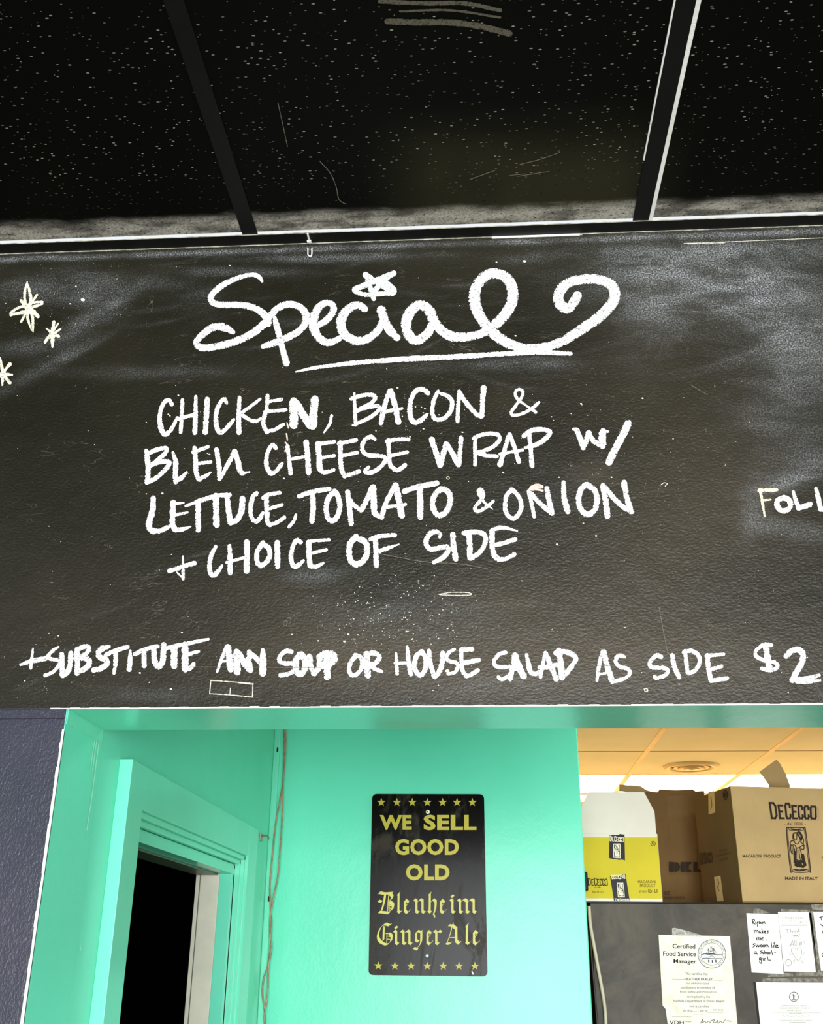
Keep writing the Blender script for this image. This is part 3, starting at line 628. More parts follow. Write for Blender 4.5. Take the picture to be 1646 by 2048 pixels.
word('LETTUCE, in white chalk capitals', CHALK, 40, *F_, [
 (50, [(110, 152, 42), (105, 250), (78, 340), (78, 395), (112, 425)]), (42, [(110, 422), (170, 418), (240, 385, 34)]),
 (48, [(275, 188), (270, 280), (270, 370), (292, 408)]), (28, [(290, 195), (358, 190, 18)]), (26, [(290, 290), (392, 268, 18)]), (36, [(290, 410), (350, 408), (418, 385, 12)]),
 (46, [(480, 192), (480, 300), (480, 408)]), (52, [(625, 135), (627, 260), (630, 368)]), (36, [(378, 215, 20), (500, 170), (620, 135), (738, 124)]),
 (44, [(720, 142), (730, 250), (745, 352)]), (48, [(748, 350), (800, 328), (835, 260), (845, 155)]),
 (38, [(960, 112), (932, 140), (912, 210), (912, 280), (932, 328), (960, 342), (992, 308), (1012, 270, 24)]),
 (40, [(1040, 132), (1045, 240), (1050, 340), (1070, 370)]), (32, [(1015, 150), (1060, 122), (1148, 108)]), (28, [(1060, 240), (1168, 206)]), (32, [(1070, 368), (1130, 350), (1188, 312)]),
 (26, [(1284, 290), (1266, 340), (1226, 388)])])
word('TOMATO in white chalk capitals', CHALK, 42, *F_, [
 (38, [(1312, 135), (1420, 98), (1558, 76)]), (46, [(1420, 112), (1425, 230), (1416, 340)]),
 (42, [(1602, 98), (1552, 150), (1532, 230), (1545, 308), (1580, 338), (1622, 308), (1645, 220), (1628, 130), (1602, 98)]),
 (44, [(1709, 100), (1724, 220), (1738, 358)]), (38, [(1724, 160), (1764, 210), (1819, 250)]), (42, [(1824, 245), (1874, 150), (1909, 62)]), (50, [(1920, 62), (1924, 170), (1930, 265), (1964, 298, 36)]),
 (40, [(1990, 305), (2024, 190), (2099, 48)]), (52, [(2104, 48), (2129, 160), (2154, 292)]), (30, [(2004, 228), (2184, 202)]),
 (44, [(2176, 95), (2284, 58), (2440, 28)]), (50, [(2304, 82), (2306, 200), (2306, 308)]),
 (46, [(2484, 76), (2434, 112), (2409, 190), (2424, 258), (2459, 292), (2512, 270), (2549, 200), (2549, 122), (2514, 82), (2474, 76)])])
word('ampersand in white chalk before ONION', CHALK, 30, *G_, [[(1338, 240, 10), (1270, 185, 22), (1228, 120), (1226, 84), (1250, 84), (1262, 130), (1232, 180), (1192, 230), (1215, 262), (1280, 228), (1342, 178)], (24, [(1240, 80), (1250, 150)])])
word('ONION in white chalk capitals', CHALK, 42, *H_, [
 (36, [(180, 328), (138, 375), (124, 455), (138, 525), (192, 566), (245, 515), (258, 445), (228, 372), (180, 328)]),
 (32, [(318, 342), (340, 430), (364, 548)]), (38, [(332, 350), (400, 430), (505, 520)]), (42, [(468, 318), (485, 410), (508, 520)]),
 (44, [(605, 270, 34), (610, 390), (638, 505, 50)]),
 (46, [(790, 285), (745, 330), (728, 410), (748, 488), (800, 532), (858, 498), (882, 410), (858, 330), (795, 285)]),
 (48, [(930, 295), (950, 410), (966, 545)]), (42, [(950, 312), (1020, 400), (1110, 480), (1165, 508)]), (46, [(1102, 272, 54), (1120, 370), (1158, 505)])])
word('plus sign in white chalk before CHOICE', CHALK, 28, *F_, [(26, [(354, 628, 12), (355, 720), (356, 815)]), (38, [(245, 748), (340, 718), (448, 686)]), (14, [(305, 762), (355, 812)])])
word('CHOICE in white chalk capitals', CHALK, 40, *F_, [
 (38, [(622, 552, 30), (588, 620), (572, 700), (582, 768), (608, 786), (640, 758), (676, 706, 22)]),
 (42, [(738, 545, 32), (742, 650), (742, 765)]), (24, [(715, 680), (860, 640)]), (48, [(880, 515), (880, 640), (878, 748)]),
 (40, [(1012, 518), (968, 590), (962, 660), (988, 706), (1040, 678), (1070, 620), (1060, 562), (1030, 540)]), (46, [(1130, 518), (1132, 710)]),
 (38, [(1322, 512), (1290, 498), (1258, 550), (1243, 630), (1252, 690), (1274, 714), (1312, 698), (1345, 665, 22)]),
 (44, [(1388, 515), (1392, 620), (1400, 706)]), (26, [(1405, 505), (1555, 494)]), (28, [(1410, 605), (1533, 576)]), (34, [(1400, 708), (1450, 714), (1508, 686, 22)])])
word('OF in white chalk capitals', CHALK, 46, *G_, [
 (48, [(215, 470), (168, 525), (158, 610), (178, 676), (230, 694), (288, 648), (306, 570), (288, 512), (212, 472)]),
 (44, [(375, 492), (380, 600), (382, 702)]), (36, [(335, 488), (420, 462), (532, 456)]), (34, [(408, 588), (470, 564), (568, 530, 10)])])
word('SIDE in white chalk capitals under ONION', CHALK, 42, *G_, [
 (42, [(902, 470, 26), (905, 445, 30), (870, 428), (832, 438), (798, 482), (792, 535), (830, 572), (895, 562), (962, 552), (970, 590), (928, 640), (855, 680, 32)]),
 (46, [(1012, 450), (1018, 550), (1035, 650)]), (46, [(1142, 435), (1150, 540), (1152, 640)]), (40, [(1102, 438), (1180, 428), (1258, 442), (1282, 490), (1260, 560), (1218, 608), (1162, 645)]),
 (46, [(1332, 425), (1335, 540), (1352, 620), (1388, 654)]), (34, [(1330, 415), (1420, 392), (1542, 420, 12)]), (36, [(1350, 538), (1430, 520), (1522, 490)]), (36, [(1392, 655), (1450, 648), (1516, 614)])])
I_ = (30, 1250, 4.115); J_ = (420, 1250, 4.115); K_ = (770, 1250, 4.115); L_ = (1150, 1250, 3.3185)
word('plus sign in white chalk before SUBSTITUTE', CHALK, 30, *I_, [(26, [(148, 195, 16), (140, 280), (130, 355)]), (40, [(48, 328, 20), (130, 300), (255, 275)])])
word('SUBSTITUTE in white chalk capitals', CHALK, 42, *I_, [
 (30, [(358, 182, 18), (312, 212), (274, 258), (295, 280), (352, 288), (372, 305), (345, 355), (300, 395), (250, 415)]), (44, [(385, 245), (388, 340), (392, 415)]), (44, [(398, 415), (440, 375), (458, 300), (462, 235)]),
 (44, [(512, 215), (515, 330), (512, 395)]), (40, [(512, 200), (585, 178), (608, 195), (585, 240), (535, 268)]), (44, [(540, 272), (605, 285), (608, 330), (565, 368), (515, 385)]),
 (46, [(775, 178, 28), (720, 195), (688, 225), (698, 265), (748, 285), (758, 318), (715, 355), (650, 372)]),
 (36, [(830, 215), (828, 310), (815, 400, 22)]), (36, [(752, 245), (840, 208), (925, 182)]), (40, [(950, 212, 18), (948, 290), (940, 365)]),
 (36, [(988, 240), (1080, 198), (1172, 178)]), (40, [(1062, 222), (1064, 335)]), (46, [(1145, 215), (1152, 305), (1182, 345), (1215, 300), (1222, 230), (1225, 165)]),
 (54, [(1310, 200), (1312, 270), (1310, 335)]), (34, [(1235, 195), (1350, 168), (1440, 150), (1592, 118, 22)]), (56, [(1402, 165), (1400, 270), (1402, 365)]), (36, [(1410, 245), (1512, 220, 24)]), (36, [(1405, 372), (1442, 358), (1470, 325)])])
word('ANY in white chalk capitals, overwritten letters', CHALK, 48, *J_, [
 (30, [(60, 385, 20), (95, 285), (135, 185)]), (54, [(148, 188), (162, 280), (170, 362)]), (22, [(90, 300), (150, 295)]), (56, [(220, 225), (222, 310), (226, 385)]), (54, [(238, 238), (280, 310), (325, 365)]), (46, [(325, 225), (322, 300), (335, 375)]),
 (40, [(352, 245), (390, 285), (425, 325)]), (56, [(436, 212, 36), (438, 300), (435, 395)])])
word('SOUP in white chalk capitals', CHALK, 46, *J_, [
 (38, [(670, 222), (630, 214), (582, 252), (574, 300), (622, 318), (690, 322), (712, 355), (660, 400), (585, 414)]), (52, [(732, 250), (708, 300), (712, 375), (742, 405), (778, 368), (784, 290), (752, 245)]),
 (44, [(820, 260), (832, 340), (856, 400)]), (46, [(860, 398), (900, 345), (905, 260)]), (58, [(962, 270), (962, 350), (965, 425)]), (60, [(905, 265), (955, 238), (1005, 245), (1022, 280), (990, 312), (930, 335)])])
word('OR in white chalk capitals', CHALK, 40, *J_, [
 (36, [(1205, 252), (1158, 310), (1147, 380), (1180, 418), (1228, 388), (1252, 320), (1240, 265), (1195, 250)]), (54, [(1290, 245), (1290, 330), (1300, 415)]), (42, [(1285, 245), (1345, 232), (1392, 262), (1370, 308), (1315, 330)]), (38, [(1320, 330), (1360, 362), (1415, 384, 24)])])
word('HOUSE in white chalk capitals', CHALK, 38, *K_, [
 (30, [(90, 235, 22), (95, 320), (100, 402)]), (28, [(85, 315), (190, 315)]), (40, [(183, 180, 24), (195, 300), (212, 402)]), (40, [(302, 218), (258, 260), (243, 340), (266, 398), (300, 412), (333, 360), (334, 270), (300, 220)]),
 (38, [(362, 215), (372, 310), (402, 415)]), (42, [(412, 425), (450, 378), (472, 300), (474, 235)]), (32, [(572, 202, 22), (530, 225), (503, 268), (530, 298), (588, 312), (600, 345), (575, 388), (528, 402), (515, 380)]),
 (34, [(625, 205), (630, 300), (640, 380), (670, 420)]), (40, [(635, 202), (712, 202)]), (38, [(640, 315), (768, 290)]), (36, [(670, 422), (720, 402), (762, 375)])])
word('SALAD in white chalk capitals', CHALK, 38, *K_, [
 (32, [(990, 228), (940, 242), (900, 292), (908, 335), (962, 350), (1038, 345), (1050, 375), (1010, 425), (960, 448), (935, 430)]), (36, [(1032, 445), (1055, 340), (1065, 255)]), (54, [(1070, 258), (1098, 335), (1140, 418)]), (36, [(1040, 365), (1100, 360)]),
 (40, [(1165, 245, 26), (1180, 320), (1198, 388), (1240, 402), (1282, 385)]), (28, [(1280, 430), (1300, 320), (1320, 228)]), (42, [(1322, 235), (1362, 330), (1408, 445)]), (40, [(1275, 350), (1350, 345), (1440, 322)]),
 (52, [(1430, 215), (1445, 320), (1456, 430)]), (42, [(1405, 232), (1470, 220), (1538, 242), (1568, 282), (1530, 350), (1465, 425)])])
word('AS in white chalk capitals', CHALK, 32, *L_, [(28, [(145, 368, 20), (160, 270), (182, 178)]), (38, [(192, 182), (215, 280), (246, 375)]), (16, [(150, 330), (215, 318)]), (26, [(325, 212), (288, 204), (268, 240), (292, 276), (348, 292), (364, 320), (335, 352), (270, 373)])])
word('SIDE in white chalk capitals before the price', CHALK, 30, *L_, [(28, [(570, 212), (538, 204), (497, 250), (512, 282), (580, 285), (614, 302), (598, 332), (548, 352), (530, 345)]), (32, [(645, 205), (660, 280), (690, 345)]),
 (28, [(730, 175), (738, 250), (746, 315)]), (28, [(722, 182), (770, 172), (818, 202), (826, 250), (800, 298), (758, 322)]), (32, [(878, 205), (885, 290), (902, 370)]), (24, [(872, 205), (985, 196)]), (26, [(885, 300), (972, 276)]), (30, [(902, 370), (1008, 355)])])
word('$2 price in bold white chalk', CHALK, 34, *L_, [(26, [(1302, 135), (1252, 132), (1202, 172), (1202, 208), (1260, 238), (1325, 250), (1342, 280), (1300, 302), (1240, 290)]), (40, [(1266, 140), (1276, 210), (1288, 285)]),
 (40, [(1402, 205), (1442, 170), (1488, 168), (1512, 202), (1500, 260), (1462, 325), (1442, 365)]), (32, [(1442, 365), (1530, 358), (1618, 335, 22)]), (26, [(1470, 378), (1540, 378), (1625, 368, 16)])])
N_ = (0, 540, 8.23)
word('large cream chalk star at left', CREAM, 44, *N_, [(46, [(452, 200, 18), (415, 350), (412, 500), (455, 600)]), (50, [(455, 220, 20), (495, 380), (510, 500), (490, 600)]), (44, [(455, 680), (465, 820), (525, 1000, 20)]), (50, [(520, 680), (540, 820), (545, 1020, 24)]),
 (42, [(420, 590), (300, 625), (190, 700), (180, 745)]), (56, [(430, 690), (320, 710), (185, 740, 36)]), (40, [(520, 545), (620, 530), (700, 528)]), (44, [(520, 610), (610, 590), (695, 555)]), (40, [(612, 412), (540, 520), (470, 640), (400, 760), (352, 850)]), (60, [(350, 505, 50), (430, 590, 90), (540, 680, 80), (625, 765, 60)]), (110, [(455, 610), (500, 680)])], 'chalk_star')
word('small cream chalk star right of the large one', CREAM, 50, *N_, [(64, [(888, 855, 50), (872, 1000), (866, 1150), (865, 1270, 30)]), (50, [(765, 965, 20), (850, 1030), (965, 1095)]), (52, [(1000, 975, 30), (880, 1050), (800, 1110), (745, 1190, 44)]), (30, [(958, 885), (900, 975)]), (90, [(860, 1040), (870, 1080)])], 'chalk_star')
word('cream chalk star cut by the left picture edge', CREAM, 50, *N_, [(50, [(5, 1450, 26), (30, 1580), (55, 1720)]), (46, [(165, 1555, 60), (90, 1640), (30, 1750)]), (64, [(-20, 1745), (90, 1720), (200, 1725, 34)]), (54, [(50, 1700), (110, 1790), (165, 1860)]), (50, [(45, 1740), (45, 1820), (40, 1895, 30)]), (60, [(-120, 1600), (20, 1740)]), (50, [(-130, 1850), (20, 1740)])], 'chalk_star')
O_ = (1446, 940, 8.23)
word('yellowed chalk F of the cut off word at right', YCHALK, 44, *O_, [(46, [(608, 320), (640, 500), (682, 760, 36)]), (60, [(595, 338), (880, 332)]), (44, [(640, 505), (785, 490, 26)])], 'chalk_letter')
word('white chalk letters OLL of the cut off word at right', CHALK, 80, *O_, [(88, [(1000, 460), (905, 500), (885, 575), (925, 645), (1000, 675), (1085, 640), (1108, 565), (1075, 490), (1000, 460)]), (72, [(1155, 365, 50), (1195, 500), (1245, 630)]), (92, [(1250, 630), (1430, 570)]), (84, [(1528, 310, 60), (1575, 500), (1605, 650, 70)]), (80, [(1640, 650), (1800, 620)])], 'chalk_letter')
word('thin chalk rectangle outline under ANY', FAINT, 2.4, 0, 0, 1, [(2, [(421.5, 1361), (450, 1363), (478, 1365)]), (3.4, [(478, 1365.5), (506, 1368)]), (2, [(506, 1368), (505, 1394)]), (2.2, [(505, 1394.5), (460, 1390), (419.5, 1387.5)]), (2, [(419.5, 1387), (422, 1361)]), (1.6, [(461, 1376), (460, 1389)])], 'chalk_outline')
DIMS = [(1.4, [(1318, 1215), (1325, 1255), (1334, 1300), (1340, 1312)]), (1.2, [(720, 1102), (760, 1108), (850, 1124), (920, 1128), (975, 1138)]), (1., [(380, 1334), (640, 1336)]), (1., [(1130, 1330), (1230, 1332)]), (1., [(1415, 790), (1380, 770)])]
word('thin dull scratches across the black paint', DIM, 1.2, 0, 0, 1, DIMS, 'scratch_mark')
word('small chalk oval marks and scratches', FAINT, 1.8, 0, 0, 1, [(1.8, [(878, 1189), (905, 1185), (938, 1186), (941, 1190), (915, 1191), (880, 1190)]), (2, [(1288, 1378), (1294, 1378), (1295, 1382), (1290, 1383), (1288, 1378)]), 
   (1.6, [(1322, 970), (1328, 966), (1334, 968), (1330, 973)]), (1.6, [(1162, 807), (1164, 810)]), (3., [(1006, 945), (1007, 946)]), (1.4, [(895, 953), (899, 955), (897, 959), (893, 956), (895, 953)]), (1.2, [(1368, 487), (1480, 483), (1646, 476)]), (1.5, [(1376, 488), (1450, 486)])], 'chalk_mark')
strokes('worn_splotch', FW, wf, mat_chalk('pinkish_paint_chip', srgb(246, 214, 196), .86), 5, [(9, [(1062, 977), (1072, 972), (1083, 974)]), (5, [(1060, 980), (1074, 979), (1085, 982)]), (3, [(574, 846), (577, 856)]), (3, [(573, 868), (575, 880)]), (3, [(571, 885), (576, 892), (570, 903)])], label='small pinkish chip above the N of ONION')
bm = bmesh.new(); uvl = bm.loops.layers.uv.new('UVMap')           # drips and specks of paint
SP = [(166, 600, 5), (141, 608, 2.2), (152, 573, 2), (575, 850, 2), (357, 791, 2), (337, 829, 2), (340, 832, 1.8), (293, 845, 1.3), (795, 776, 2.4), (831, 814, 1.6), (843, 815, 1.5), (850, 818, 2), (847, 826, 1.6), (812, 853, 1.6), (847, 858, 2), (878, 830, 1.6), (805, 833, 1.4),
      (1103, 834, 1.6), (1107, 841, 1.2), (1142, 828, 1.2), (1162, 808, 2.2), (1285, 797, 2.2), (1346, 878, 1.6), (1223, 955, 2), (1006, 945, 2.4), (1118, 955, 2), (937, 963, 1.6), (1192, 1072, 2.4), (1114, 1089, 2.8), (1167, 1047, 1.6), (925, 865, 2.2), (820, 874, 2), (752, 862, 1.6), (568, 957, 2.2), (419, 909, 2), (415, 907, 1.6),
      (325, 987, 2.6), (293, 988, 1.6), (343, 1109, 1.6), (117, 1272, 1.8), (98, 1267, 1.4), (364, 1265, 2.2), (50, 1362, 1.8), (342, 1378, 2.8), (280, 1346, 2.6), (299, 1365, 1.6), (584, 1269, 1.8), (697, 1269, 2.6), (716, 1270, 2), (689, 1283, 2.8), (637, 1282, 2), (813, 1263, 2.4), (808, 1188, 1.8), (837, 1162, 1.8), (846, 1172, 2),
      (719, 1174, 1.6), (837, 1166, 1.5), (1031, 672, 2.4), (1044, 1162, 1.4), (560, 951, 1.2), (1049, 523, 3.4), (993, 525, 2), (460, 532, 2.), (1576, 1385, 1.6), (1614, 1315, 1.6), (877, 1277, 1.6), (895, 1257, 2), (906, 1261, 1.6), (800, 1168, 1.6), (1250, 1255, 1.4), (866, 1381, 1.6), (877, 1371, 1.5)]
for x, y, r in SP: ribbon(bm, uvl, [(x-.3*r, y), (x+.3*r, y+.1*r)], r*1.1, FW, .0005, .1)
for _ in range(150):
    x, y = random.gauss(790, 75), random.gauss(1235, 42); r = random.uniform(.5, 1.5)
    if y < 1290: ribbon(bm, uvl, [(x, y), (x+.5*r, y+.3*r)], r, FW, .0005, .1)
for _ in range(170):
    x, y = random.uniform(5, 1640), random.uniform(520, 1405); r = random.uniform(.4, .9)
    ribbon(bm, uvl, [(x, y), (x+random.uniform(-1.5, 1.5), y+r)], r, FW, .0005, .1)
fin('paint_speck', bm, simple('speck_white', srgb(238, 236, 222), .8, .1, 50, 0, .1), wf, 'stuff', 'tiny pale specks of paint and chalk', 'keep')

# ================================================================== teal room details
boxo('seam_tape', (XL+.0012, XL+.0022, .003, TH-.002, ZH-.021, ZH-.0013), TEALT, wl, label='raised teal patch at the top of the jamb')
DRIP = simple('pale_teal_drip', srgb(170, 245, 220), .3, .03, 50, 0)
RX = on_plane((XL+.0013, 0, 0), (1, 0, 0))
strokes('paint_drip', RX, wl, DRIP, 1.8, [[(194, 1475), (190, 1500), (186, 1530), (184, 1540)], [(190, 1475), (184, 1510), (181, 1540)], (2, [(198, 1478), (190, 1540), (182, 1600), (173, 1660)]), (1.4, [(160, 1890), (161, 1900)])], off=.0003, label='thin pale paint drips')
# latch strike at casing end
p = at_x(521, 1672, XL)
s_ = thing('wall_hook', 'tiny brass hook on the teal wall right of the door casing', 'hook', (XL, p.y, p.z))
boxo('back_plate', (XL, XL+.004, p.y-.012, p.y+.012, p.z-.012, p.z+.006), METAL, s_, bev=.001)
bm = bmesh.new(); tube(bm, [(XL+.003, p.y, p.z), (XL+.02, p.y-.002, p.z), (XL+.022, p.y-.004, p.z-.008)], .003); fin('hook_arm', bm, METAL, s_)
for (x, y) in ((555.5, 1497), (538, 1795)):
    q = at_y(x, y, YB-.012); q.x = min(max(q.x, XL+.004), XL+.013)
    boxo('nail_head', (q.x-.0025, q.x+.0015, YB-.0135, YB-.012, q.z-.010, q.z+.003), BLACKM, bw, bev=.0004)
# twisted cable pair
def cab(pts, off): return [at_y(x, y, YB-.02-off) for x, y, *_ in catmull(pts, 10)]
t = thing('hanging_cable', 'pair of thin brown cables twisting down the teal wall corner', 'cable', tuple(at_y(530, 2040, YB-.02)))
bm = bmesh.new(); tube(bm, cab([(569, 1440), (568, 1500), (566, 1560), (560, 1600), (551, 1650), (545, 1710), (540, 1770), (541, 1812), (543, 1850), (541, 1890), (536, 1930), (527, 1960), (525, 1990), (530, 2030), (530, 2080), (532, 2200)], .0), .0022); fin('strand', bm, WIRE, t, smooth=True)
bm = bmesh.new(); tube(bm, cab([(571, 1440), (571, 1500), (566, 1570), (564, 1640), (560, 1700), (556, 1750), (548, 1790), (542, 1825), (540, 1860), (543, 1895), (537, 1935), (536, 1970), (534, 2000), (529, 2035), (532, 2080), (529, 2200)], .006), .0022); fin('strand', bm, WIRE, t, smooth=True)

# ------------------------------------------------------------------ sign
YS = YB-.004; SM = on_y(YS-.0016)
cs = at_y(856, 1950, YS)
sg = thing('metal_sign', 'black metal sign with yellow lettering WE SELL GOOD OLD on the teal wall', 'sign', (cs.x, YB, cs.z))
ptl, ptr, pbr, pbl = (744.5, 1588), (968, 1588.5), (975, 1953), (737, 1950)
def rrect(q, r, n=6):
    q = [np.array(a, float) for a in q]; out = []
    for i in range(4):
        a, b, c = q[i-1], q[i], q[(i+1) % 4]; u = (a-b)/np.linalg.norm(a-b); v = (c-b)/np.linalg.norm(c-b)
        for k in range(n+1):
            th = k/n*math.pi/2; out.append(b+(u+v)*r-(v*math.cos(math.pi/2-th)*r+u*math.cos(th)*r) if 0 else b+u*r*(1-math.sin(th))+v*r*(1-math.cos(th)))
    return out
bm = bmesh.new(); prism(bm, [SM(*p) for p in rrect((ptl, ptr, pbr, pbl), 9)], (0, .0014, 0)); fin('panel', bm, SIGNB, sg)
def Q(x0, y0, x1, y1, o=(720, 1570), s=5.1214, sk=0): return ((o[0]+x0/s, o[1]+y0/s), (o[0]+x1/s, o[1]+(y0+sk)/s), (o[0]+x1/s, o[1]+(y1+sk)/s), (o[0]+x0/s, o[1]+y1/s))
for tx, q in (('WE', Q(203, 308, 530, 460)), ('SELL', Q(652, 305, 1193, 463)), ('GOOD', Q(360, 553, 1012, 718)), ('OLD', Q(470, 812, 918, 978))):
    text('sign_lettering', tx, q, SM, SYEL, sg, .0005, label=tx+' in bold yellow capitals', bold=.042, space=1.08)
def star(cx_, cy_, r):
    return [(cx_+(r if k % 2 == 0 else r*.4)*math.sin(k*math.pi/5), cy_-(r if k % 2 == 0 else r*.4)*math.cos(k*math.pi/5)) for k in range(10)]
for x, y in [(219, 178), (378, 178), (536, 178), (690, 178), (846, 178), (994, 178), (1151, 178), (188, 1852), (357, 1854), (524, 1854), (689, 1854), (853, 1855), (1014, 1855), (1177, 1856)]:
    bm = bmesh.new(); prism(bm, [SM(a, b, .0004) for a, b in star(720+x/5.1214, 1570+y/5.1214, 46/5.1214)], (0, -.0002, 0)); fin('painted_star', bm, SYEL, sg)
def nib(bm, pts, w, ang=45, o=(720, 1570), s=5.1214, mp=SM, off=.0005):
    n = np.array((math.cos(math.radians(ang)), -math.sin(math.radians(ang))))*w/2
    C = [c[:2] for c in catmull(pts, 6)] if len(pts) > 2 else [np.array(p, float) for p in pts]
    for a, b in zip(C[:-1], C[1:]):
        LIFT[0] = (LIFT[0]+6e-6) % 4e-4
        t = (b-a)/(np.linalg.norm(b-a) or 1); m = np.array((-t[1], t[0]))*2.2
        if abs(n[0]*t[1]-n[1]*t[0]) < 2.2: qd = (a-n-m, a+n+m, b+n+m, b-n-m) if 0 else (a-m-n*.3, b-m+n*.3, b+m+n*.3, a+m-n*.3)
        else: qd = (a-n, a+n, b+n, b-n)
        bm.faces.new([bm.verts.new(mp(o[0]+p[0]/s, o[1]+p[1]/s, off+LIFT[0])) for p in qd])
def old_english(lst, label):
    bm = bmesh.new()
    for w, st in lst: nib(bm, st, w)
    fin('sign_lettering', bm, SPALE, sg, None, label, 'keep')
def minim(x, t, b, w=32): return [(w, [(x-18, t+8), (x+2, t+26)]), (w, [(x, t+18), (x, b-20)]), (w, [(x-4, b-24), (x+20, b-6)]), (w*.5, [(x+16, b-4), (x+30, b-22)]), (w*.5, [(x-30, t+22), (x-12, t+4)])]
def e_(x, t, b): return [(32, [(x, t+18), (x, b-24)]), (32, [(x-2, b-26), (x+24, b-4)]), (14, [(x+22, b-4), (x+56, b-40)]), (28, [(x+6, t+14), (x+34, t+34)]), (14, [(x, t+22), (x+16, t+2)]), (13, [(x+40, t+30), (x+10, t+76)])]
old_english([(36, [(205, 1102), (250, 1112), (330, 1106)]), (34, [(258, 1120), (246, 1200), (222, 1290)]), (12, [(296, 1112), (288, 1200), (284, 1295)]), (36, [(300, 1106), (330, 1140), (322, 1172)]), (12, [(325, 1165), (285, 1195)]), (38, [(300, 1195), (336, 1225), (332, 1275)]), (12, [(335, 1268), (290, 1306)]), (34, [(196, 1300), (250, 1306), (300, 1312)]), (8, [(306, 1215), (306, 1290)]), (10, [(290, 1228), (330, 1240)]), (10, [(290, 1258), (330, 1270)]), (30, [(190, 1186), (225, 1196)]), (14, [(182, 1118), (210, 1092)]),
  (30, [(396, 1108), (394, 1290)]), (14, [(382, 1130), (410, 1096)]), (32, [(388, 1288), (412, 1308)]), (12, [(410, 1306), (432, 1286)])]
 + e_(462, 1164, 1316)+minim(578, 1164, 1316)+[(13, [(590, 1195), (624, 1166)]), (30, [(618, 1170), (642, 1190)])]+minim(640, 1164, 1316)
 + [(30, [(716, 1108), (714, 1290)]), (14, [(702, 1130), (732, 1096)]), (32, [(700, 1286), (726, 1308)]), (13, [(724, 1200), (756, 1168)]), (32, [(752, 1172), (778, 1196)]), (32, [(776, 1190), (772, 1260), (756, 1320)]), (16, [(752, 1318), (766, 1350), (752, 1374)])]
 + e_(830, 1164, 1316)+minim(946, 1164, 1316)+[(34, [(938, 1132), (956, 1146)])]
 + minim(1024, 1164, 1316)+[(13, [(1036, 1195), (1072, 1166)]), (30, [(1066, 1170), (1090, 1190)])]+minim(1094, 1164, 1316)+[(13, [(1106, 1195), (1142, 1166)]), (30, [(1136, 1170), (1160, 1190)])]+minim(1164, 1164, 1316), 'Blenheim in pale yellow blackletter')
old_english([(34, [(268, 1418), (220, 1450), (188, 1520), (192, 1580), (230, 1622)]), (30, [(226, 1616), (262, 1632), (290, 1628)]), (14, [(286, 1630), (322, 1590)]), (32, [(300, 1520), (324, 1548), (318, 1600)]), (13, [(262, 1520), (306, 1518)]), (28, [(246, 1462), (240, 1590)]), (10, [(276, 1520), (274, 1620)]), (12, [(246, 1440), (240, 1462), (262, 1440)]), (34, [(262, 1420), (300, 1436), (322, 1422)]), (9, [(280, 1548), (318, 1556)]), (9, [(280, 1578), (318, 1586)])]
 + minim(370, 1484, 1636)+[(34, [(362, 1452), (380, 1466)])]+minim(444, 1484, 1636)+[(13, [(456, 1515), (492, 1486)]), (30, [(486, 1490), (508, 1510)])]+minim(506, 1484, 1636)
 + [(30, [(578, 1506), (574, 1590)]), (30, [(572, 1586), (596, 1606)]), (13, [(594, 1606), (622, 1580)]), (28, [(590, 1494), (628, 1508)]), (30, [(628, 1506), (626, 1600), (604, 1650)]), (14, [(608, 1650), (570, 1672)]), (28, [(552, 1668), (590, 1684)]), (13, [(626, 1500), (642, 1486)])]
 + e_(692, 1484, 1636)+minim(782, 1484, 1636)+[(13, [(794, 1512), (816, 1488)]), (30, [(810, 1492), (832, 1510)])]
 + [(16, [(946, 1430), (926, 1520), (896, 1606)]), (32, [(884, 1618), (912, 1626), (936, 1616)]), (34, [(940, 1432), (984, 1470)]), (34, [(984, 1462), (986, 1600)]), (34, [(984, 1596), (1016, 1624)]), (12, [(1014, 1622), (1036, 1600)]), (13, [(912, 1566), (984, 1562)]), (28, [(910, 1436), (950, 1440)]), (14, [(940, 1440), (960, 1410)])]
 + [(30, [(1096, 1430), (1094, 1606)]), (14, [(1080, 1456), (1112, 1420)]), (32, [(1088, 1606), (1114, 1628)]), (12, [(1112, 1626), (1132, 1606)])]+e_(1168, 1484, 1636), 'Ginger Ale in pale yellow blackletter')
p = SM(720+694/5.1214, 1570+276/5.1214)
bm = bmesh.new(); bmesh.ops.create_cone(bm, cap_ends=True, segments=20, radius1=.0052, radius2=.0042, depth=.0014, matrix=Matrix.Translation(p+Vector((0, -.0008, 0))) @ Matrix.Rotation(math.pi/2, 4, 'X')); sc_ = fin('screw_washer', bm, WHITE_EDGE, sg, label='white washer with dark screw above SELL')
bm = bmesh.new(); bmesh.ops.create_cone(bm, cap_ends=True, segments=12, radius1=.0022, radius2=.0018, depth=.002, matrix=Matrix.Translation(p+Vector((0, -.0018, 0))) @ Matrix.Rotation(math.pi/2, 4, 'X')); fin('screw', bm, BLACKM, sc_)
p = SM(720+688/5.1214, 1570+1750/5.1214)
bm = bmesh.new(); bmesh.ops.create_cone(bm, cap_ends=True, segments=20, radius1=.0038, radius2=.0032, depth=.001, matrix=Matrix.Translation(p+Vector((0, -.0006, 0))) @ Matrix.Rotation(math.pi/2, 4, 'X')); fin('mounting_hole', bm, DRIP, sg, label='pale hole near the bottom')
p = SM(720+1152/5.1214, 1570+1925/5.1214)
strokes('paint_chip', SM, sg, WHITE_EDGE, 2.4, [[(944, 1943), (946, 1948)]], off=.0005)

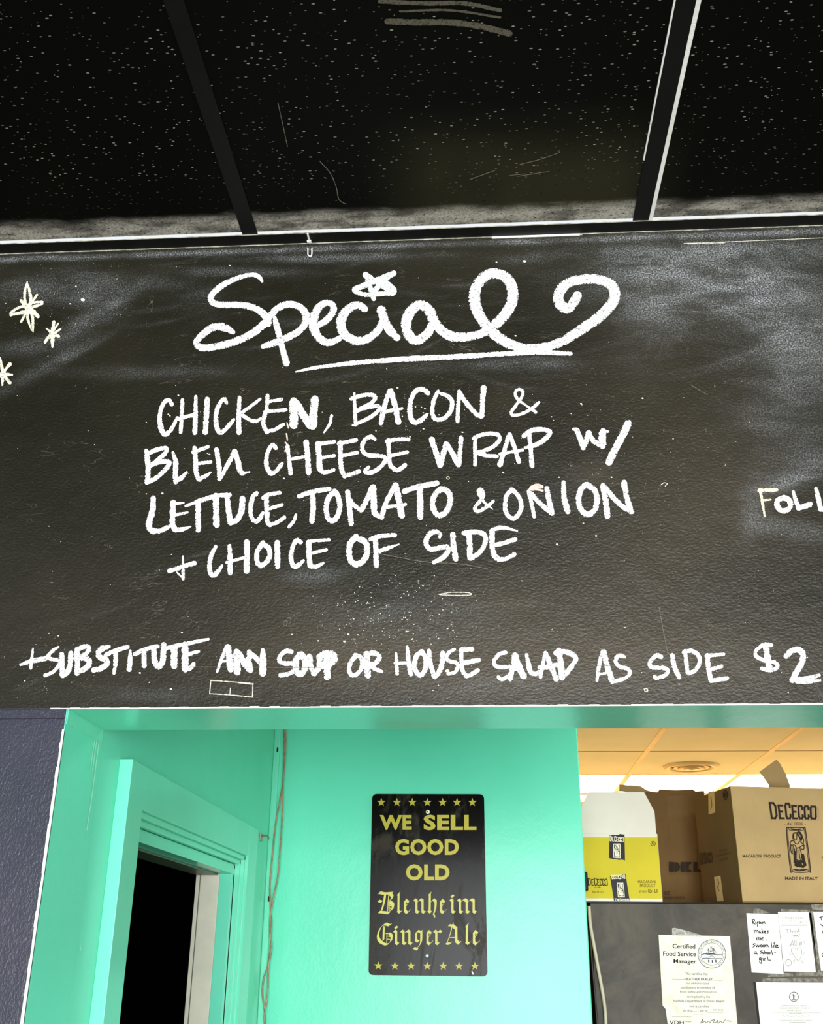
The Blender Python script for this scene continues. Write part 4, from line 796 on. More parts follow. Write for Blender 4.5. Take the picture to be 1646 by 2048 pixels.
# ================================================================== KITCHEN: cabinet, boxes, papers
YF = 2.2; ZF = at_y(1400, 1804.5, YF).z; XF0 = at_y(1177, 1900, YF).x
fr = thing('steel_cabinet', 'tall dark grey metal cabinet behind the opening, papers taped on it', 'cabinet', (1.0, YF+.3, 0))
boxo('body', (XF0, 1.95, YF, YF+.75, .08, ZF-.004), STEEL, fr, bev=.003)
boxo('top_rim', (XF0, 1.95, YF-.0015, YF+.75, ZF-.004, ZF), BLACKM, fr, bev=.001)
boxo('gap_shade', (XF0-.002, at_y(1186, 1900, YF).x, YF-.001, YF+.01, .08, ZF-.004), GAPM, fr)  # black strip stands in for the shade in the gap beside the cabinet
for x in (XF0+.06, 1.88):
    for y in (YF+.06, YF+.69): boxo('foot', (x-.03, x+.03, y-.03, y+.03, 0, .08), BLACKM, fr)
FM = on_y(YF)
# residue strips
def paper(name, q, mat, parent=None, off=.0012, th=.0004, label=None):
    bm = bmesh.new(); prism(bm, [FM(x, y, off) for x, y in q], (0, th, 0)); return fin(name, bm, mat, parent, label=label)
for q in (((1562, 1818), (1620, 1820), (1620, 1825), (1562, 1823)), ((1524, 1956), (1646, 1957), (1660, 1963), (1525, 1963)), ((1536, 1947), (1585, 1946), (1586, 1953), (1536, 1954)), ((1592, 1945), (1650, 1944), (1660, 1952), (1592, 1951)), ((1622, 1807), (1662, 1807), (1662, 1822), (1624, 1820))):
    paper('tape_residue', q, GREYTAPE, fr, .0008)
paper('tape_residue', ((1622, 1822), (1627, 1822), (1645, 1946), (1636, 1946)), GREYTAPE, fr, .0008)
paper('dark_strip', ((1617.5, 1826), (1622, 1826), (1641, 1942), (1636, 1942)), GAPM, fr, .0006)

def logo(name, quad, mp, mat, parent, wd, label=None, off=.0005, flip=False):
    """condensed seven letter pasta maker's wordmark with taller first letters"""
    tl, tr, br_, bl_ = [np.array(q, float) for q in quad]
    D = [[(0, 0), (0, 1), (.65, 1), (1, .82), (1, .18), (.65, 0), (0, 0)]]
    EE = [[(1, 1), (0, 1), (0, 0), (1, 0)], [(0, .52), (.75, .52)]]; CC = [[(1, .75), (1, .9), (.8, 1), (.2, 1), (0, .85), (0, .15), (.2, 0), (.8, 0), (1, .12), (1, .25)]]
    OO = [[(.5, 1), (.15, 1), (0, .86), (0, .14), (.15, 0), (.85, 0), (1, .14), (1, .86), (.85, 1), (.5, 1)]]
    lay = [(D, .0, .115, 1), (EE, .185, .085, .86), (CC, .335, .095, 1), (EE, .485, .085, .86), (CC, .62, .085, .86), (CC, .755, .085, .86), (OO, .89, .11, .86)]
    bm = bmesh.new(); uvl = bm.loops.layers.uv.new('UVMap')
    for sh, x0, ww, hh in lay:
        for st in sh:
            pts = []
            for u, v in st:
                U = x0+u*ww; V = v*hh
                if flip: U, V = 1-U, 1-V
                p = (bl_*(1-U)+br_*U)*(1-V)+(tl*(1-U)+tr*U)*V; pts.append(tuple(p))
            ribbon(bm, uvl, pts, wd, mp, off, 0, False, False)
    return fin(name, bm, mat, parent, None, label, 'keep')

# --- yellow and white pasta box
YY = YF+.004; BM = on_y(YY); zt = ZF
xa = at_y(1166, 1740, YY).x; xa = at_y(1160, 1740, YY).x; xb = at_y(1320.5, 1740, YY).x; zt1 = at_y(1250, 1667, YY).z; zy0 = at_y(1250, 1797, YY).z; zy1 = at_y(1250, 1674.5, YY).z
yb_ = thing('pasta_box', 'yellow and white pasta carton with its white flap standing up, beside the teal wall', 'box', ((xa+xb)/2, YY+.1, ZF))
boxo('carton', (xa, xb, YY, YY+.21, ZF+.0003, zt1), WCARD, yb_, bev=.002)
boxo('yellow_panel', (xa+.0008, xb-.0008, YY-.0006, YY+.001, zy0, zy1), YEL, yb_, label='yellow printed front')
fq = [(1163, 1667), (1163, 1612), (1177, 1584), (1288, 1584), (1309, 1623), (1312.5, 1668)]
bm = bmesh.new(); prism(bm, [BM(x, y) for x, y in fq], (0, .004, 0)); fin('raised_flap', bm, WCARD, yb_, label='white open top flap with cut corners')
PM = lambda px, py, off=0.0: BM(px, py, off+.0007)
logo('maker_logo', ((1176, 1757), (1214, 1756), (1215, 1771), (1177, 1770)), PM, CARDINK, yb_, 1.5, 'DE CECCO in black condensed letters')
text('printed_text', '-dal 1886-', rect(1188, 1773, 1202, 1776), PM, CARDINK2, yb_)
text('printed_text', 'MADE IN ITALY', rect(1184, 1782, 1208, 1786), PM, CARDINK2, yb_)
text('printed_text', 'MACARONI', rect(1276, 1761, 1311.5, 1766.5), PM, CARDINK2, yb_)
text('printed_text', 'PRODUCT', rect(1280, 1768, 1311, 1774), PM, CARDINK2, yb_)
text('printed_text', 'NET WEIGHT', rect(1278, 1781, 1294, 1785), PM, CARDINK2, yb_)
text('printed_text', '12x1 LB', rect(1296, 1778, 1315, 1785), PM, CARDINK, yb_, bold=.01)
def usym(cx_, cy_, r, mp, parent, sx=1.0, mat=CARDINK):
    return strokes('circled_u', mp, parent, mat, 1.1*r/5, [[(cx_+r*sx*math.cos(k*math.pi/8), cy_+r*math.sin(k*math.pi/8)) for k in range(17)], [(cx_-.35*r*sx, cy_-.45*r), (cx_-.35*r*sx, cy_+.1*r), (cx_, cy_+.45*r), (cx_+.35*r*sx, cy_+.1*r), (cx_+.35*r*sx, cy_-.45*r)]], off=.0006)
usym(1306, 1687.5, 4.6, PM, yb_)
def emblem(quad, mp, mat, parent, wd, off=.0006, label=None):
    """upright round-cornered frame with a standing country woman carrying sheaves"""
    tl, tr, br_, bl_ = [np.array(q, float) for q in quad]
    m = lambda u, v: tuple((tl*(1-u)+tr*u)*(1-v)+(bl_*(1-u)+br_*u)*v)
    fr_ = lambda i: [(.12+i, 0+i), (.88-i, 0+i), (1-i, .08), (1-i, .92), (.88-i, 1-i), (.12+i, 1-i), (i, .92), (i, .08), (.12+i, i)]
    L = [(1.2, fr_(0)), (.7, fr_(.06)),
     (1.6, [(.30, .2), (.36, .13), (.5, .12), (.58, .18)]), (.9, [(.36, .16), (.34, .22), (.38, .27), (.46, .28), (.5, .22), (.5, .16)]), (1.4, [(.3, .2), (.3, .26)]),
     (2.6, [(.56, .12), (.64, .1), (.72, .14), (.76, .2), (.72, .26)]), (1.6, [(.6, .16), (.66, .24), (.7, .3)]), (1., [(.8, .2), (.84, .28), (.8, .36)]),
     (1.1, [(.32, .3), (.2, .3), (.12, .36), (.2, .4), (.32, .38)]), (1.1, [(.14, .4), (.12, .5), (.16, .58), (.28, .58), (.32, .48)]), (.8, [(.2, .42), (.2, .56)]), (.8, [(.27, .42), (.26, .56)]),
     (1., [(.34, .3), (.4, .36), (.52, .36), (.62, .3)]), (1.1, [(.36, .4), (.44, .46), (.6, .44), (.76, .4), (.82, .44), (.76, .5), (.68, .48)]), (1, [(.66, .32), (.76, .36), (.84, .4)]),
     (1, [(.42, .48), (.38, .6), (.34, .7), (.46, .74), (.58, .72), (.64, .6), (.6, .46)]), (.8, [(.48, .5), (.44, .68)]), (.8, [(.54, .5), (.54, .7)]),
     (3.6, [(.32, .56), (.3, .68), (.27, .78)]), (4.0, [(.36, .78), (.5, .79), (.66, .76)]), (3.6, [(.7, .62), (.72, .74), (.76, .84)]), (3.0, [(.28, .84), (.46, .86), (.66, .88)]),
     (1.3, [(.3, .84), (.36, .82), (.4, .85), (.36, .88), (.3, .86)]), (1.3, [(.5, .84), (.56, .82), (.6, .85), (.56, .88), (.5, .86)]),
     (1.5, [(.2, .94), (.4, .97), (.6, .96), (.8, .94)]), (1.5, [(.25, .03), (.5, .045), (.75, .03)])]
    return strokes('emblem', mp, parent, mat, wd, [(wd*w_, [m(u, v) for u, v in st]) for w_, st in L], off=off, label=label, jit=0)
def btape(q, flipped, lab):
    bm = bmesh.new(); prism(bm, [PM(x, y, .0003) for x, y in q], (0, -.0003, 0)); return fin('tape_strip', bm, TAPEB, yb_, label=lab)
TM2 = lambda px, py, off=0.0: PM(px, py, off+.0007)
t1 = btape([(1219, 1670), (1236, 1670), (1240, 1668), (1249, 1669.5), (1250, 1721), (1244, 1719), (1238, 1720), (1231, 1718), (1225, 1718), (1218, 1716)], 0, 'black printed tape, upper piece')
t2 = btape([(1220, 1752), (1226, 1755), (1238, 1751), (1251, 1748), (1259.5, 1802.5), (1245, 1802.5), (1228, 1802)], 1, 'black printed tape, lower piece')
logo('tape_print', ((1220, 1672), (1247, 1674), (1247, 1684), (1220, 1682)), TM2, TAPEW, t1, 1.2)
logo('tape_print', ((1223, 1751), (1249, 1750), (1250, 1757), (1224, 1759)), TM2, TAPEW, t2, 1.2, flip=True)
logo('tape_print', ((1230, 1797.5), (1257, 1797.5), (1258, 1802), (1231, 1802)), TM2, TAPEW, t2, 1.2)
emblem(((1227, 1688), (1240, 1688), (1240.5, 1716), (1227, 1715)), TM2, TAPEW, t1, .8)
emblem(((1234, 1766), (1246, 1766), (1249, 1794), (1236, 1794)), TM2, TAPEW, t2, .8)
# dark roll end peeping in front of the yellow box
p = at_y(1172, 1755, YF-.02)
t = boxo('black_clip', (p.x-.03, at_y(1175, 1755, YF-.02).x, YF-.03, YF+.002, at_y(1173, 1782, YF-.02).z, at_y(1173, 1744, YF-.02).z), BLACKM, bev=.004); tag(t, 'black rounded clip between the teal wall edge and the yellow carton', 'clip')

# --- brown box behind (only its front shows)
YD = YF+.47; DM = on_y(YD)
xc0 = at_y(1283, 1700, YD).x; xc1 = at_y(1440, 1700, YD+.0).x; ztd = at_y(1350, 1584, YD).z
db = thing('cardboard_box', 'dull brown carton marked DEL between the yellow carton and the big pasta carton', 'box', ((xc0+xc1)/2, YD+.15, ZF))
boxo('carton', (xc0, xc1-.06, YD+.002, YD+.16, ZF, ztd-.01), CARDD, db, bev=.003)
bm = bmesh.new()                                   # bulging front sheet with ragged top
N = 24; rowt = []; rowb = []
for i in range(N+1):
    px = 1284+i*(1418-1284)/N; u = i/N; bulge = .012*math.sin(u*math.pi*2.2+.4)+.004*math.sin(u*9)
    top = 1583+ (4 if px < 1300 else 0) - (4 if 1328 < px < 1400 else 0)+(2 if 1300 < px < 1328 else 0)
    x = at_y(px, 1700, YD).x; rowt.append(bm.verts.new((x, YD-.004-bulge, at_y(px, top, YD).z))); rowb.append(bm.verts.new((x, YD-.004-bulge*.3, ZF)))
ex = [bm.faces.new((rowb[i], rowb[i+1], rowt[i+1], rowt[i])) for i in range(N)]
r_ = bmesh.ops.extrude_face_region(bm, geom=ex); bmesh.ops.translate(bm, verts=[v for v in r_['geom'] if isinstance(v, bmesh.types.BMVert)], vec=(0, .006, 0))
fin('front_panel', bm, CARDD, db)
bm = bmesh.new(); prism(bm, [at_y(x, y, YD+.02) for x, y in ((1239, 1569), (1281, 1572), (1293, 1580), (1310, 1585), (1310, 1596), (1284, 1592), (1250, 1583), (1238.5, 1582))], (0, .005, 0)); fin('open_flap', bm, CARD, db)
DM2 = lambda px, py, off=0.0: at_y(px, py, YD-.018-off)
bm = bmesh.new(); uvl = bm.loops.layers.uv.new('UVMap')
for (a, b, c, d) in (((1339, 1724), (1348, 1724), (1348, 1744), (1339, 1744)), ((1363, 1724), (1371, 1724), (1371, 1744), (1363, 1744)), ((1387, 1724), (1395, 1724), (1395, 1744), (1387, 1744))):
    bm.faces.new([bm.verts.new(DM2(*q)) for q in (a, b, c, d)])
for q in ([(1350, 1724), (1357, 1726), (1361, 1734), (1357, 1742), (1350, 1744)], [(1373, 1724), (1384, 1724), (1382, 1728), (1376, 1731), (1380, 1734), (1376, 1737), (1382, 1740), (1384, 1744), (1373, 1744)], [(1396, 1744), (1396, 1737), (1402, 1741), (1406, 1744)]):
    bm.faces.new([bm.verts.new(DM2(*p, .0004)) for p in q])
fin('printed_text', bm, CARDINK, db, None, 'DEL in heavy black capitals', 'keep')
text('printed_text', 'OZ.', rect(1328, 1783, 1341, 1789), DM2, CARDINK, db); text('printed_text', 'RIGIDO PASTA', rect(1328, 1793, 1370, 1798), DM2, CARDINK, db)

# --- large pasta carton with open flaps
YG = YF+.012
c0 = at_y(1460.5, 1572, YG); ztop = c0.z
cR = at_z(1660, 1577.4, ztop); cL = at_z(1388, 1598, ztop)
fx = Vector((cR.x-c0.x, cR.y-c0.y, 0)).normalized(); lx = Vector((cL.x-c0.x, cL.y-c0.y, 0)); LL = min(lx.length, .42); lx.normalize()
FWD_L = .46
P0 = Vector((c0.x, c0.y, 0)); P1 = P0+fx*FWD_L; P3 = P0+lx*LL; P2 = P1+lx*LL
pb = thing('large_pasta_carton', 'large brown cardboard pasta carton marked MADE IN ITALY, at right on the cabinet', 'box', ((P0.x+P2.x)/2, (P0.y+P2.y)/2, ZF))
bm = bmesh.new()
th_ = .005
def wallq(a, b, inn, z0=ZF, z1=ztop):
    v = [Vector((a.x, a.y, z0)), Vector((b.x, b.y, z0)), Vector((b.x, b.y, z1)), Vector((a.x, a.y, z1))]; prism(bm, v, inn*th_)
wallq(P0, P1, lx); fin('front_panel', bm, CARD, pb)
bm = bmesh.new(); wallq(P0+lx*.001-fx*.0005, P3, fx); fin('side_panel', bm, CARDD, pb, label='shaded left side')  # darker cardboard puts this side's shade into the colour
bm = bmesh.new(); wallq(P1, P2, -fx); fin('side_panel', bm, CARD, pb)
bm = bmesh.new(); wallq(P3, P2, -lx); fin('back_panel', bm, CARD, pb)
bm = bmesh.new(); v = [Vector((p.x, p.y, ZF)) for p in (P0, P1, P2, P3)]; prism(bm, v, (0, 0, th_)); fin('bottom_panel', bm, CARD, pb)
yfl = YG+.2
bm = bmesh.new(); prism(bm, [at_y(x, y, yfl) for x, y in ((1519.5, 1543), (1553, 1519), (1560, 1527), (1572, 1549), (1580, 1571), (1580, 1600), (1540, 1600), (1538, 1569))], (0, .005, 0)); fin('open_flap', bm, CARD, pb, label='raised flap end')
nF = Vector((fx.y, -fx.x, 0)); nF = nF if nF.y < 0 else -nF
nL = Vector((lx.y, -lx.x, 0)); nL = nL if nL.x < 0 else -nL
GF = on_plane(P0, nF); GL = on_plane(P0-fx*.0005, nL)
o6 = (1380, 1540); s6 = 6.188
def Z6(pts): return [(o6[0]+x/s6, o6[1]+y/s6) for x, y in pts]
logo('logo_shadow', Z6([(990, 420), (1580, 440), (1590, 615), (1015, 610)]), GF, CARDGREY, pb, 3.9, off=.0002)
logo('maker_logo', Z6([(985, 408), (1552, 428), (1556, 600), (1012, 596)]), GF, CARDINK, pb, 3.9, 'DE CECCO in large black condensed letters', off=.0009)
text('printed_text', '- dal 1886 -', Z6([(1165, 642), (1435, 648), (1435, 690), (1165, 684)]), GF, CARDINK2, pb)
text('printed_text', 'MACARONI PRODUCT', Z6([(650, 1045), (1125, 1047), (1125, 1088), (652, 1084)]), GF, CARDINK, pb, bold=.02)
text('printed_text', 'MADE IN ITALY', Z6([(1175, 1320), (1583, 1322), (1583, 1362), (1178, 1360)]), GF, CARDINK, pb, bold=.03)
emblem(Z6([(1190, 712), (1425, 716), (1492, 1262), (1245, 1262)]), GF, CARDINK, pb, 1.7, label='emblem of a woman with sheaves in an upright frame')
strokes('printed_text', GF, pb, CARDINK, 1.4, [Z6([(1632, 1075), (1650, 1090)])])
logo('maker_logo', Z6([(125, 1030), (268, 1005), (285, 1135), (138, 1170)]), GL, CARDINK2, pb, 1.3, 'small DE CECCO on the left side')
text('printed_text', 'MACARONI PRODUCT', Z6([(318, 1050), (520, 1010), (524, 1035), (322, 1080)]), GL, CARDINK2, pb)
text('printed_text', 'RIGATONI', Z6([(362, 990), (455, 975), (457, 995), (364, 1010)]), GL, CARDINK2, pb)
text('printed_text', 'NET WT LB', Z6([(368, 1105), (470, 1078), (472, 1108), (370, 1135)]), GL, CARDINK2, pb)
usym(1380+441/s6, 1540+310/s6, 9, GL, pb, .45)
def gt(q, name='tape_strip'):
    bm = bmesh.new(); prism(bm, [GL(x, y, .0007) for x, y in Z6(q)], -nL*.0005); return fin(name, bm, TAPEC, pb, label='glossy tan tape')
gt([(228, 272), (300, 255), (312, 525), (232, 552)]); gt([(300, 1325), (376, 1308), (416, 1622), (335, 1626)])
for c_ in ([(255, 480), (275, 440), (262, 330)], [(340, 1350), (362, 1400), (345, 1450), (365, 1500)]): strokes('tape_crease', GL, pb, CARDINK2, 1.0, [Z6(c_)], off=.0009)
boxo('edge_crease', (0, .003, 0, .003, 0, .001), CARDD, pb) if 0 else None

# --- papers on the cabinet
def txt(p, s, q, mat=GREYINK, **k): return text('printed_text', s, q, on_y(YF-.0016), mat, p, .0003, **k)
PMF = on_y(YF-.0018)
cq = [(1317, 1869.5), (1459.5, 1872.5), (1476, 2062), (1337, 2062), (1331, 2018), (1325, 2011)]
ct = thing('certificate', 'ivory food service manager certificate taped to the grey cabinet', 'paper', tuple(FM(1396, 2060)))
paper('sheet', cq, IVORY, ct, .0014)
bm = bmesh.new(); prism(bm, [FM(x, y, .0022) for x, y in ((1344, 1857), (1348, 1855.5), (1375, 1862), (1402, 1870), (1402, 1874), (1344, 1872))], (0, .0002, 0)); fin('clear_tape', bm, CLEAR, ct)
o7 = (1300, 1840); s7 = 8.23
def Z7(x0, y0, x1, y1, sk=8): return ((o7[0]+x0/s7, o7[1]+y0/s7), (o7[0]+x1/s7, o7[1]+(y0+sk)/s7), (o7[0]+x1/s7, o7[1]+(y1+sk)/s7), (o7[0]+x0/s7, o7[1]+y1/s7))
DKI = simple('charcoal_print', srgb(36, 34, 32), .7, .05, 50, 0, .1)
txt(ct, 'Certified', Z7(372, 392, 745, 465), DKI, bold=.012); txt(ct, 'Food Service', Z7(215, 512, 755, 592), DKI, bold=.012); txt(ct, 'Manager', Z7(388, 640, 765, 728), DKI, bold=.012)
for s, q, m_ in (('This certifies that', (578, 860, 950, 905), GREYINK), ('HEATHER FRALEY', (570, 950, 1032, 990), DKI), ('has demonstrated', (595, 1018, 970, 1055), GREYINK), ('satisfactory knowledge of', (508, 1092, 1068, 1140), GREYINK),
    ('Food Safety and Protection', (495, 1165, 1092, 1205), GREYINK), ('as required by the', (610, 1240, 990, 1288), GREYINK), ('Norfolk Department of Public Health', (385, 1312, 1228, 1368), GREYINK), ('and is certified', (650, 1398, 972, 1435), GREYINK),
    ('on this', (540, 1470, 690, 1505), GREYINK), ('day of', (820, 1470, 945, 1520), GREYINK), ('JUL 2015', (1040, 1465, 1205, 1500), PALEINK), ('January 1, 2008', (725, 1540, 878, 1555), GREYINK), ('State of Health Education Required', (362, 1580, 688, 1600), GREYINK), ('VDH', (322, 1655, 555, 1720), DKI), ('VIRGINIA', (570, 1660, 680, 1680), GREYINK)):
    txt(ct, s, Z7(*q, sk=4), m_, **({'bold': .01} if m_ is DKI else {}))
def c7(pts): return [(o7[0]+x/s7, o7[1]+y/s7) for x, y in pts]
def circ(cx_, cy_, rx, ry=None, n=32, rot=0): ry = ry or rx; return [(cx_+rx*math.cos(k*2*math.pi/n), cy_+ry*math.sin(k*2*math.pi/n)) for k in range(n+1)]
for c_ in ([(365, 972), (570, 974)], [(1030, 990), (1200, 996)], [(690, 1505), (820, 1508)], [(950, 1520), (1200, 1524)]): strokes('printed_line', PMF, ct, PALEINK, .5, [c7(c_)], off=.0002)
strokes('city_seal', PMF, ct, BLUEINK, 1.1, [c7(circ(1018, 560, 228, 234)), (.6, c7(circ(1018, 560, 178, 184))), (1.6, c7([(850, 575), (900, 555), (960, 565), (1040, 560), (1100, 572), (1190, 572)])), (1.9, c7([(930, 545), (1000, 552), (1070, 545)])), (1.3, c7([(865, 632), (940, 628), (1020, 636), (1180, 636)])),
  (.8, c7([(960, 545), (955, 470)])), (.8, c7([(1000, 545), (1000, 430)])), (.8, c7([(1040, 545), (1045, 460)])), (.7, c7([(930, 490), (965, 500), (960, 470)])), (.8, c7([(975, 505), (1010, 515), (1030, 480), (1000, 450)])), (.8, c7([(1030, 510), (1060, 500), (1050, 470)])), (.5, c7([(1000, 430), (1110, 550)])),
  (2.2, c7([(965, 660), (968, 690)])), (2.2, c7([(1025, 665), (1028, 698)])), (2.2, c7([(1082, 660), (1085, 690)])), (.8, c7([(960, 610), (1020, 590), (1060, 620)]))], off=.0002, jit=0, label='round blue grey seal with sailing ship')
bm = bmesh.new(); uvl = bm.loops.layers.uv.new('UVMap')
for k in range(46):
    an = math.radians(-230+k*6.3); r0, r1 = 192, 214; a = (1018+r0*math.cos(an), 560+1.03*r0*math.sin(an)); b = (1018+r1*math.cos(an+.03), 560+1.03*r1*math.sin(an+.03))
    if k % 7: ribbon(bm, uvl, c7([a, b]), .8, PMF, .0002, 0, False)
fin('seal_lettering', bm, BLUEINK, ct, smooth='keep')
strokes('signature', PMF, ct, DKI, .9, [c7([(830, 1700), (860, 1650), (870, 1640), (860, 1690), (900, 1670), (930, 1690), (960, 1665), (990, 1690), (1010, 1655), (1060, 1645), (1040, 1690), (1090, 1680), (1110, 1650), (1120, 1700), (1160, 1670), (1200, 1690), (1240, 1640)]), c7([(1250, 1665), (1290, 1660), (1330, 1670)])], off=.0002)

nt = thing('handwritten_note', 'white note in black marker, leftmost of the row on the grey cabinet', 'paper', tuple(FM(1534, 1946)))
paper('sheet', [(1492.5, 1826.5), (1555.5, 1828.5), (1567, 1948), (1503, 1945)], WHITEP, nt, .0018)
o8 = (1480, 1800); s8 = 8.26
NM = on_y(YF-.0020)
strokes('marker_writing', NM, nt, INK, 13, [
 [(205, 320), (215, 395)], [(195, 325), (235, 318), (240, 345), (212, 362), (250, 400)], [(258, 365), (270, 390), (295, 360)], [(298, 355), (285, 435)], [(340, 372), (318, 362), (318, 390), (345, 385), (345, 365), (352, 392)], [(372, 365), (376, 395)], [(376, 375), (400, 360), (415, 392)],
 [(232, 495), (240, 545)], [(236, 515), (258, 500), (268, 540)], [(268, 515), (290, 500), (300, 545)], [(335, 512), (315, 515), (320, 545), (340, 530), (345, 548)], [(360, 470), (368, 550)], [(395, 505), (368, 525), (395, 550)], [(402, 530), (425, 522), (415, 508), (402, 525), (418, 550), (432, 545)], [(470, 505), (450, 512), (465, 530), (455, 552)],
 [(270, 620), (282, 665)], [(280, 632), (305, 620), (315, 665)], [(312, 632), (335, 622), (345, 665)], [(355, 640), (385, 630), (370, 620), (358, 642), (372, 665), (392, 660)], (18, [(428, 662), (432, 664)]),
 [(250, 720), (215, 730), (245, 755), (215, 778)], [(262, 735), (275, 775), (295, 740), (308, 775), (330, 738)], circ(355, 758, 17, 17, 10), circ(395, 758, 17, 17, 10), [(422, 740), (428, 778)], [(428, 752), (450, 738), (470, 775)], [(515, 695), (528, 785)], [(552, 745), (558, 780)], (14, [(548, 712), (550, 716)]), [(565, 700), (580, 785)], [(600, 742), (578, 762), (600, 782)], [(605, 762), (625, 755), (615, 745), (606, 765), (620, 782), (636, 778)],
 circ(250, 870, 16, 18, 10), [(268, 850), (272, 885), (285, 892)], [(365, 835), (335, 848), (360, 868), (332, 888)], [(395, 858), (372, 866), (378, 888), (395, 888)], [(400, 835), (412, 890)], [(410, 872), (432, 862), (440, 890)], circ(460, 878, 13, 13, 8), circ(488, 878, 13, 13, 8), [(515, 820), (538, 905)], [(565, 875), (590, 872)],
 [(345, 955), (320, 960), (322, 990), (345, 980), (345, 955), (355, 1045), (320, 1020)], [(378, 960), (385, 1000)], [(400, 962), (410, 1005)], [(405, 975), (425, 962)], [(450, 930), (468, 1000)], (18, [(495, 992), (498, 996)])], *o8, s8, off=.0004, jit=.1)
paper('tape_tab', [(1507, 1817), (1516, 1817), (1541, 1826), (1507, 1828)], GREYTAPE, nt, .0010)

kt = thing('kitchen_slip', 'white order slip with faint heart drawing, right of the marker note', 'paper', tuple(FM(1598, 1944)))
paper('sheet', [(1555.5, 1824), (1617, 1824), (1631.5, 1944.5), (1568, 1943)], WHITEP, kt, .0014)
def Z8(x0, y0, x1, y1): return tuple((o8[0]+x/s8, o8[1]+y/s8) for x, y in ((x0, y0), (x1, y0), (x1, y1), (x0, y1)))
txt(kt, 'KITCHEN CHECK', Z8(718, 282, 1042, 310), GREYINK); txt(kt, 'Date   No.   Table   Guests', Z8(680, 335, 945, 352), PALEINK); txt(kt, '8/11/12', Z8(990, 350, 1100, 388), PALEINK); txt(kt, 'DO NOT GIVE TO GUEST, RETURN SLIP', Z8(680, 402, 1115, 418), REDINK)
strokes('printed_line', NM, kt, REDINK, 3, [[(680, 424), (1116, 424)]], *o8, s8, off=.0001)
strokes('pencil_writing', NM, kt, PALEINK, 6, [[(750, 490), (830, 478)], [(780, 485), (785, 555)], [(835, 478), (842, 545)], [(842, 520), (865, 505), (872, 545)], [(905, 510), (885, 530), (905, 545), (912, 510)], [(925, 545), (925, 510), (945, 510), (948, 540)], [(965, 455), (972, 530)], [(990, 480), (972, 505), (992, 525)],
 [(872, 575), (885, 600), (905, 570), (888, 630)], circ(925, 590, 14, 16, 10), [(945, 575), (955, 605), (975, 600), (978, 570)], [(985, 560), (990, 575)],
 [(830, 765), (865, 670), (885, 765)], [(800, 760), (890, 725)], [(905, 670), (910, 760)], [(930, 665), (935, 755)], [(950, 700), (955, 740)], [(975, 720), (1000, 700), (985, 745), (1010, 738)], [(1020, 740), (1022, 695), (1060, 690), (1075, 735)],
 [(935, 830), (905, 790), (855, 800), (850, 850), (900, 930), (965, 1000), (1010, 920), (1022, 840), (1000, 790), (955, 795), (935, 830)], [(815, 850), (840, 915)], [(1080, 850), (1030, 910)], [(910, 980), (888, 1040)], [(1010, 990), (1045, 1055)], circ(800, 1035, 50, 52, 16), [(800, 985), (800, 970)], [(925, 870), (926, 878)], [(965, 870), (966, 878)]], *o8, s8, off=.0001)

n3 = thing('handwritten_note', 'white note cut by the right picture edge, beside the order slip', 'paper', tuple(FM(1660, 1941)))
paper('sheet', [(1626, 1823.5), (1690, 1823.5), (1706, 1942), (1642, 1942)], WHITEP, n3, .0016)
for l_ in ([[(1312, 285), (1365, 275)], [(1335, 282), (1345, 330)]], [[(1335, 400), (1360, 430), (1380, 405)]], [circ(1380, 530, 18, 22, 10)], [circ(1375, 905, 18, 30, 10)]): strokes('marker_letter', NM, n3, INK, 12, l_, *o8, s8, off=.0003)

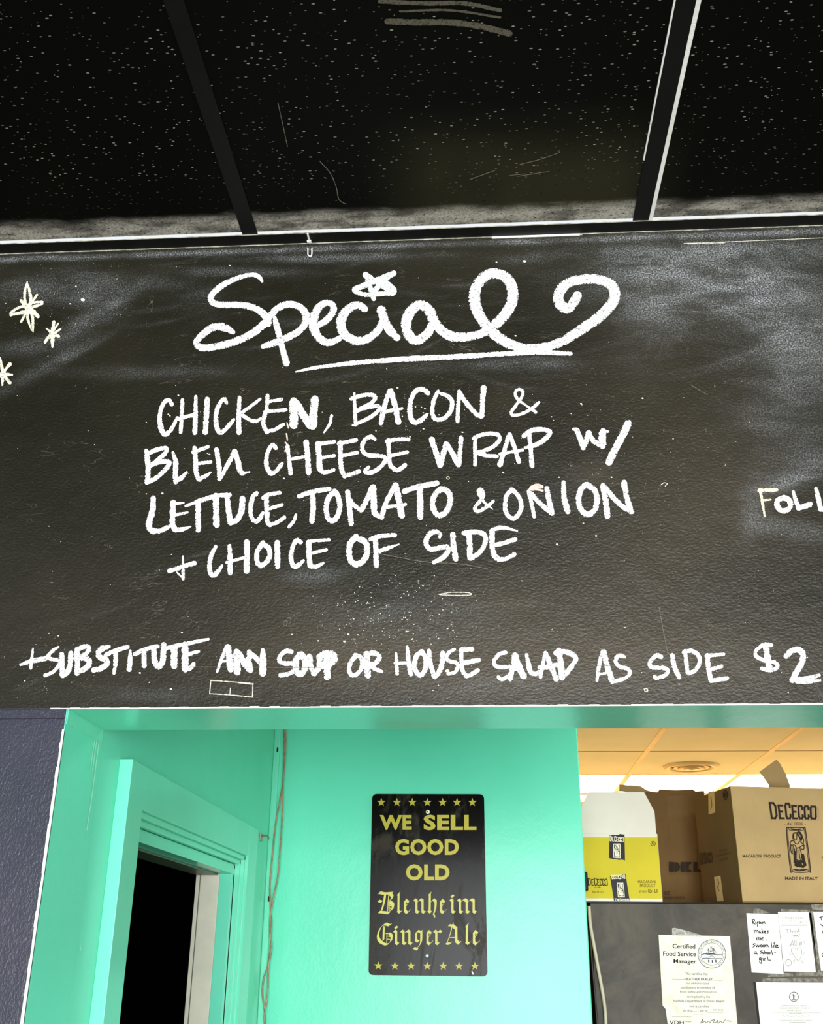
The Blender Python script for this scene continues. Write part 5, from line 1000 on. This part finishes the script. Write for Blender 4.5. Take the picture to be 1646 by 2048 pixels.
lt = thing('permit_letter', 'white health permit sheet with small round seal below the notes', 'paper', tuple(FM(1590, 2060)))
paper('backing_board', [(1506.5, 1964), (1512, 1964), (1670, 1966), (1680, 2075), (1519, 2075)], BLACKM, lt, .0014, label='black backing board')
paper('sheet', [(1511.5, 1964), (1670, 1965.5), (1680, 2075), (1523, 2075)], WHITEP, lt, .0022)
LM = on_y(YF-.0026)
strokes('round_seal', LM, lt, simple('dark_plum_print', srgb(70, 50, 58), .7, .05, 50, 0), 9, [(10, circ(890, 1598, 74, 78, 24)), (14, [(875, 1560), (885, 1600), (880, 1620)]), (6, [(905, 1575), (895, 1625)]), (10, [(850, 1635), (890, 1645), (930, 1638)])], *o8, s8, off=.0001, jit=0)
bm = bmesh.new()
for s, q in (('COMMONWEALTH OF VIRGINIA', (675, 1738, 1115, 1758)), ('VIRGINIA DEPARTMENT OF HEALTH', (650, 1775, 1158, 1796)), ('Norfolk City H.D.', (780, 1818, 1015, 1842)), ('OPERATING PERMIT', (805, 1868, 1022, 1886)), ('is hereby granted a permit/license to operate a', (660, 1975, 1200, 1996))):
    add_text(bm, s, Z8(*q), LM, .0002)
fin('printed_text', bm, GREYINK, lt, smooth='keep')
bm = bmesh.new(); add_text(bm, 'Ten Thousand Waves Fdt, L.L.C.', Z8(712, 1902, 1145, 1924), LM, .0002); add_text(bm, 'Food Establishment', Z8(815, 2012, 1090, 2032), LM, .0002); fin('printed_text', bm, DKI, lt, smooth='keep')
strokes('printed_line', LM, lt, PALEINK, 4, [[(505, 1858), (1330, 1860)]], *o8, s8, off=.0001)

# white cord hanging between wall end and cabinet
o = thing('power_cord', 'off-white cord hanging down the left edge of the grey cabinet', 'cord', tuple(at_y(1212, 2048, YF-.012)))
bm = bmesh.new(); tube(bm, [at_y(x, y, YF-.012) for x, y, _ in catmull([(1178, 1812), (1181, 1850), (1188, 1890), (1197, 1940), (1206, 1990), (1211, 2030), (1212, 2080), (1213, 2200), (1214, 2500)], 8)], .0052, 10); fin('cord', bm, CORD, o, smooth=True)
bm = bmesh.new(); tube(bm, [at_y(x, y, YF-.003) for x, y, _ in catmull([(1180, 1860), (1184, 1920), (1190, 1990), (1197, 2080)], 6)], .003, 8); fin('thin_wire', bm, simple('pinkish_wire', srgb(52, 38, 34), .5), o, smooth=True)
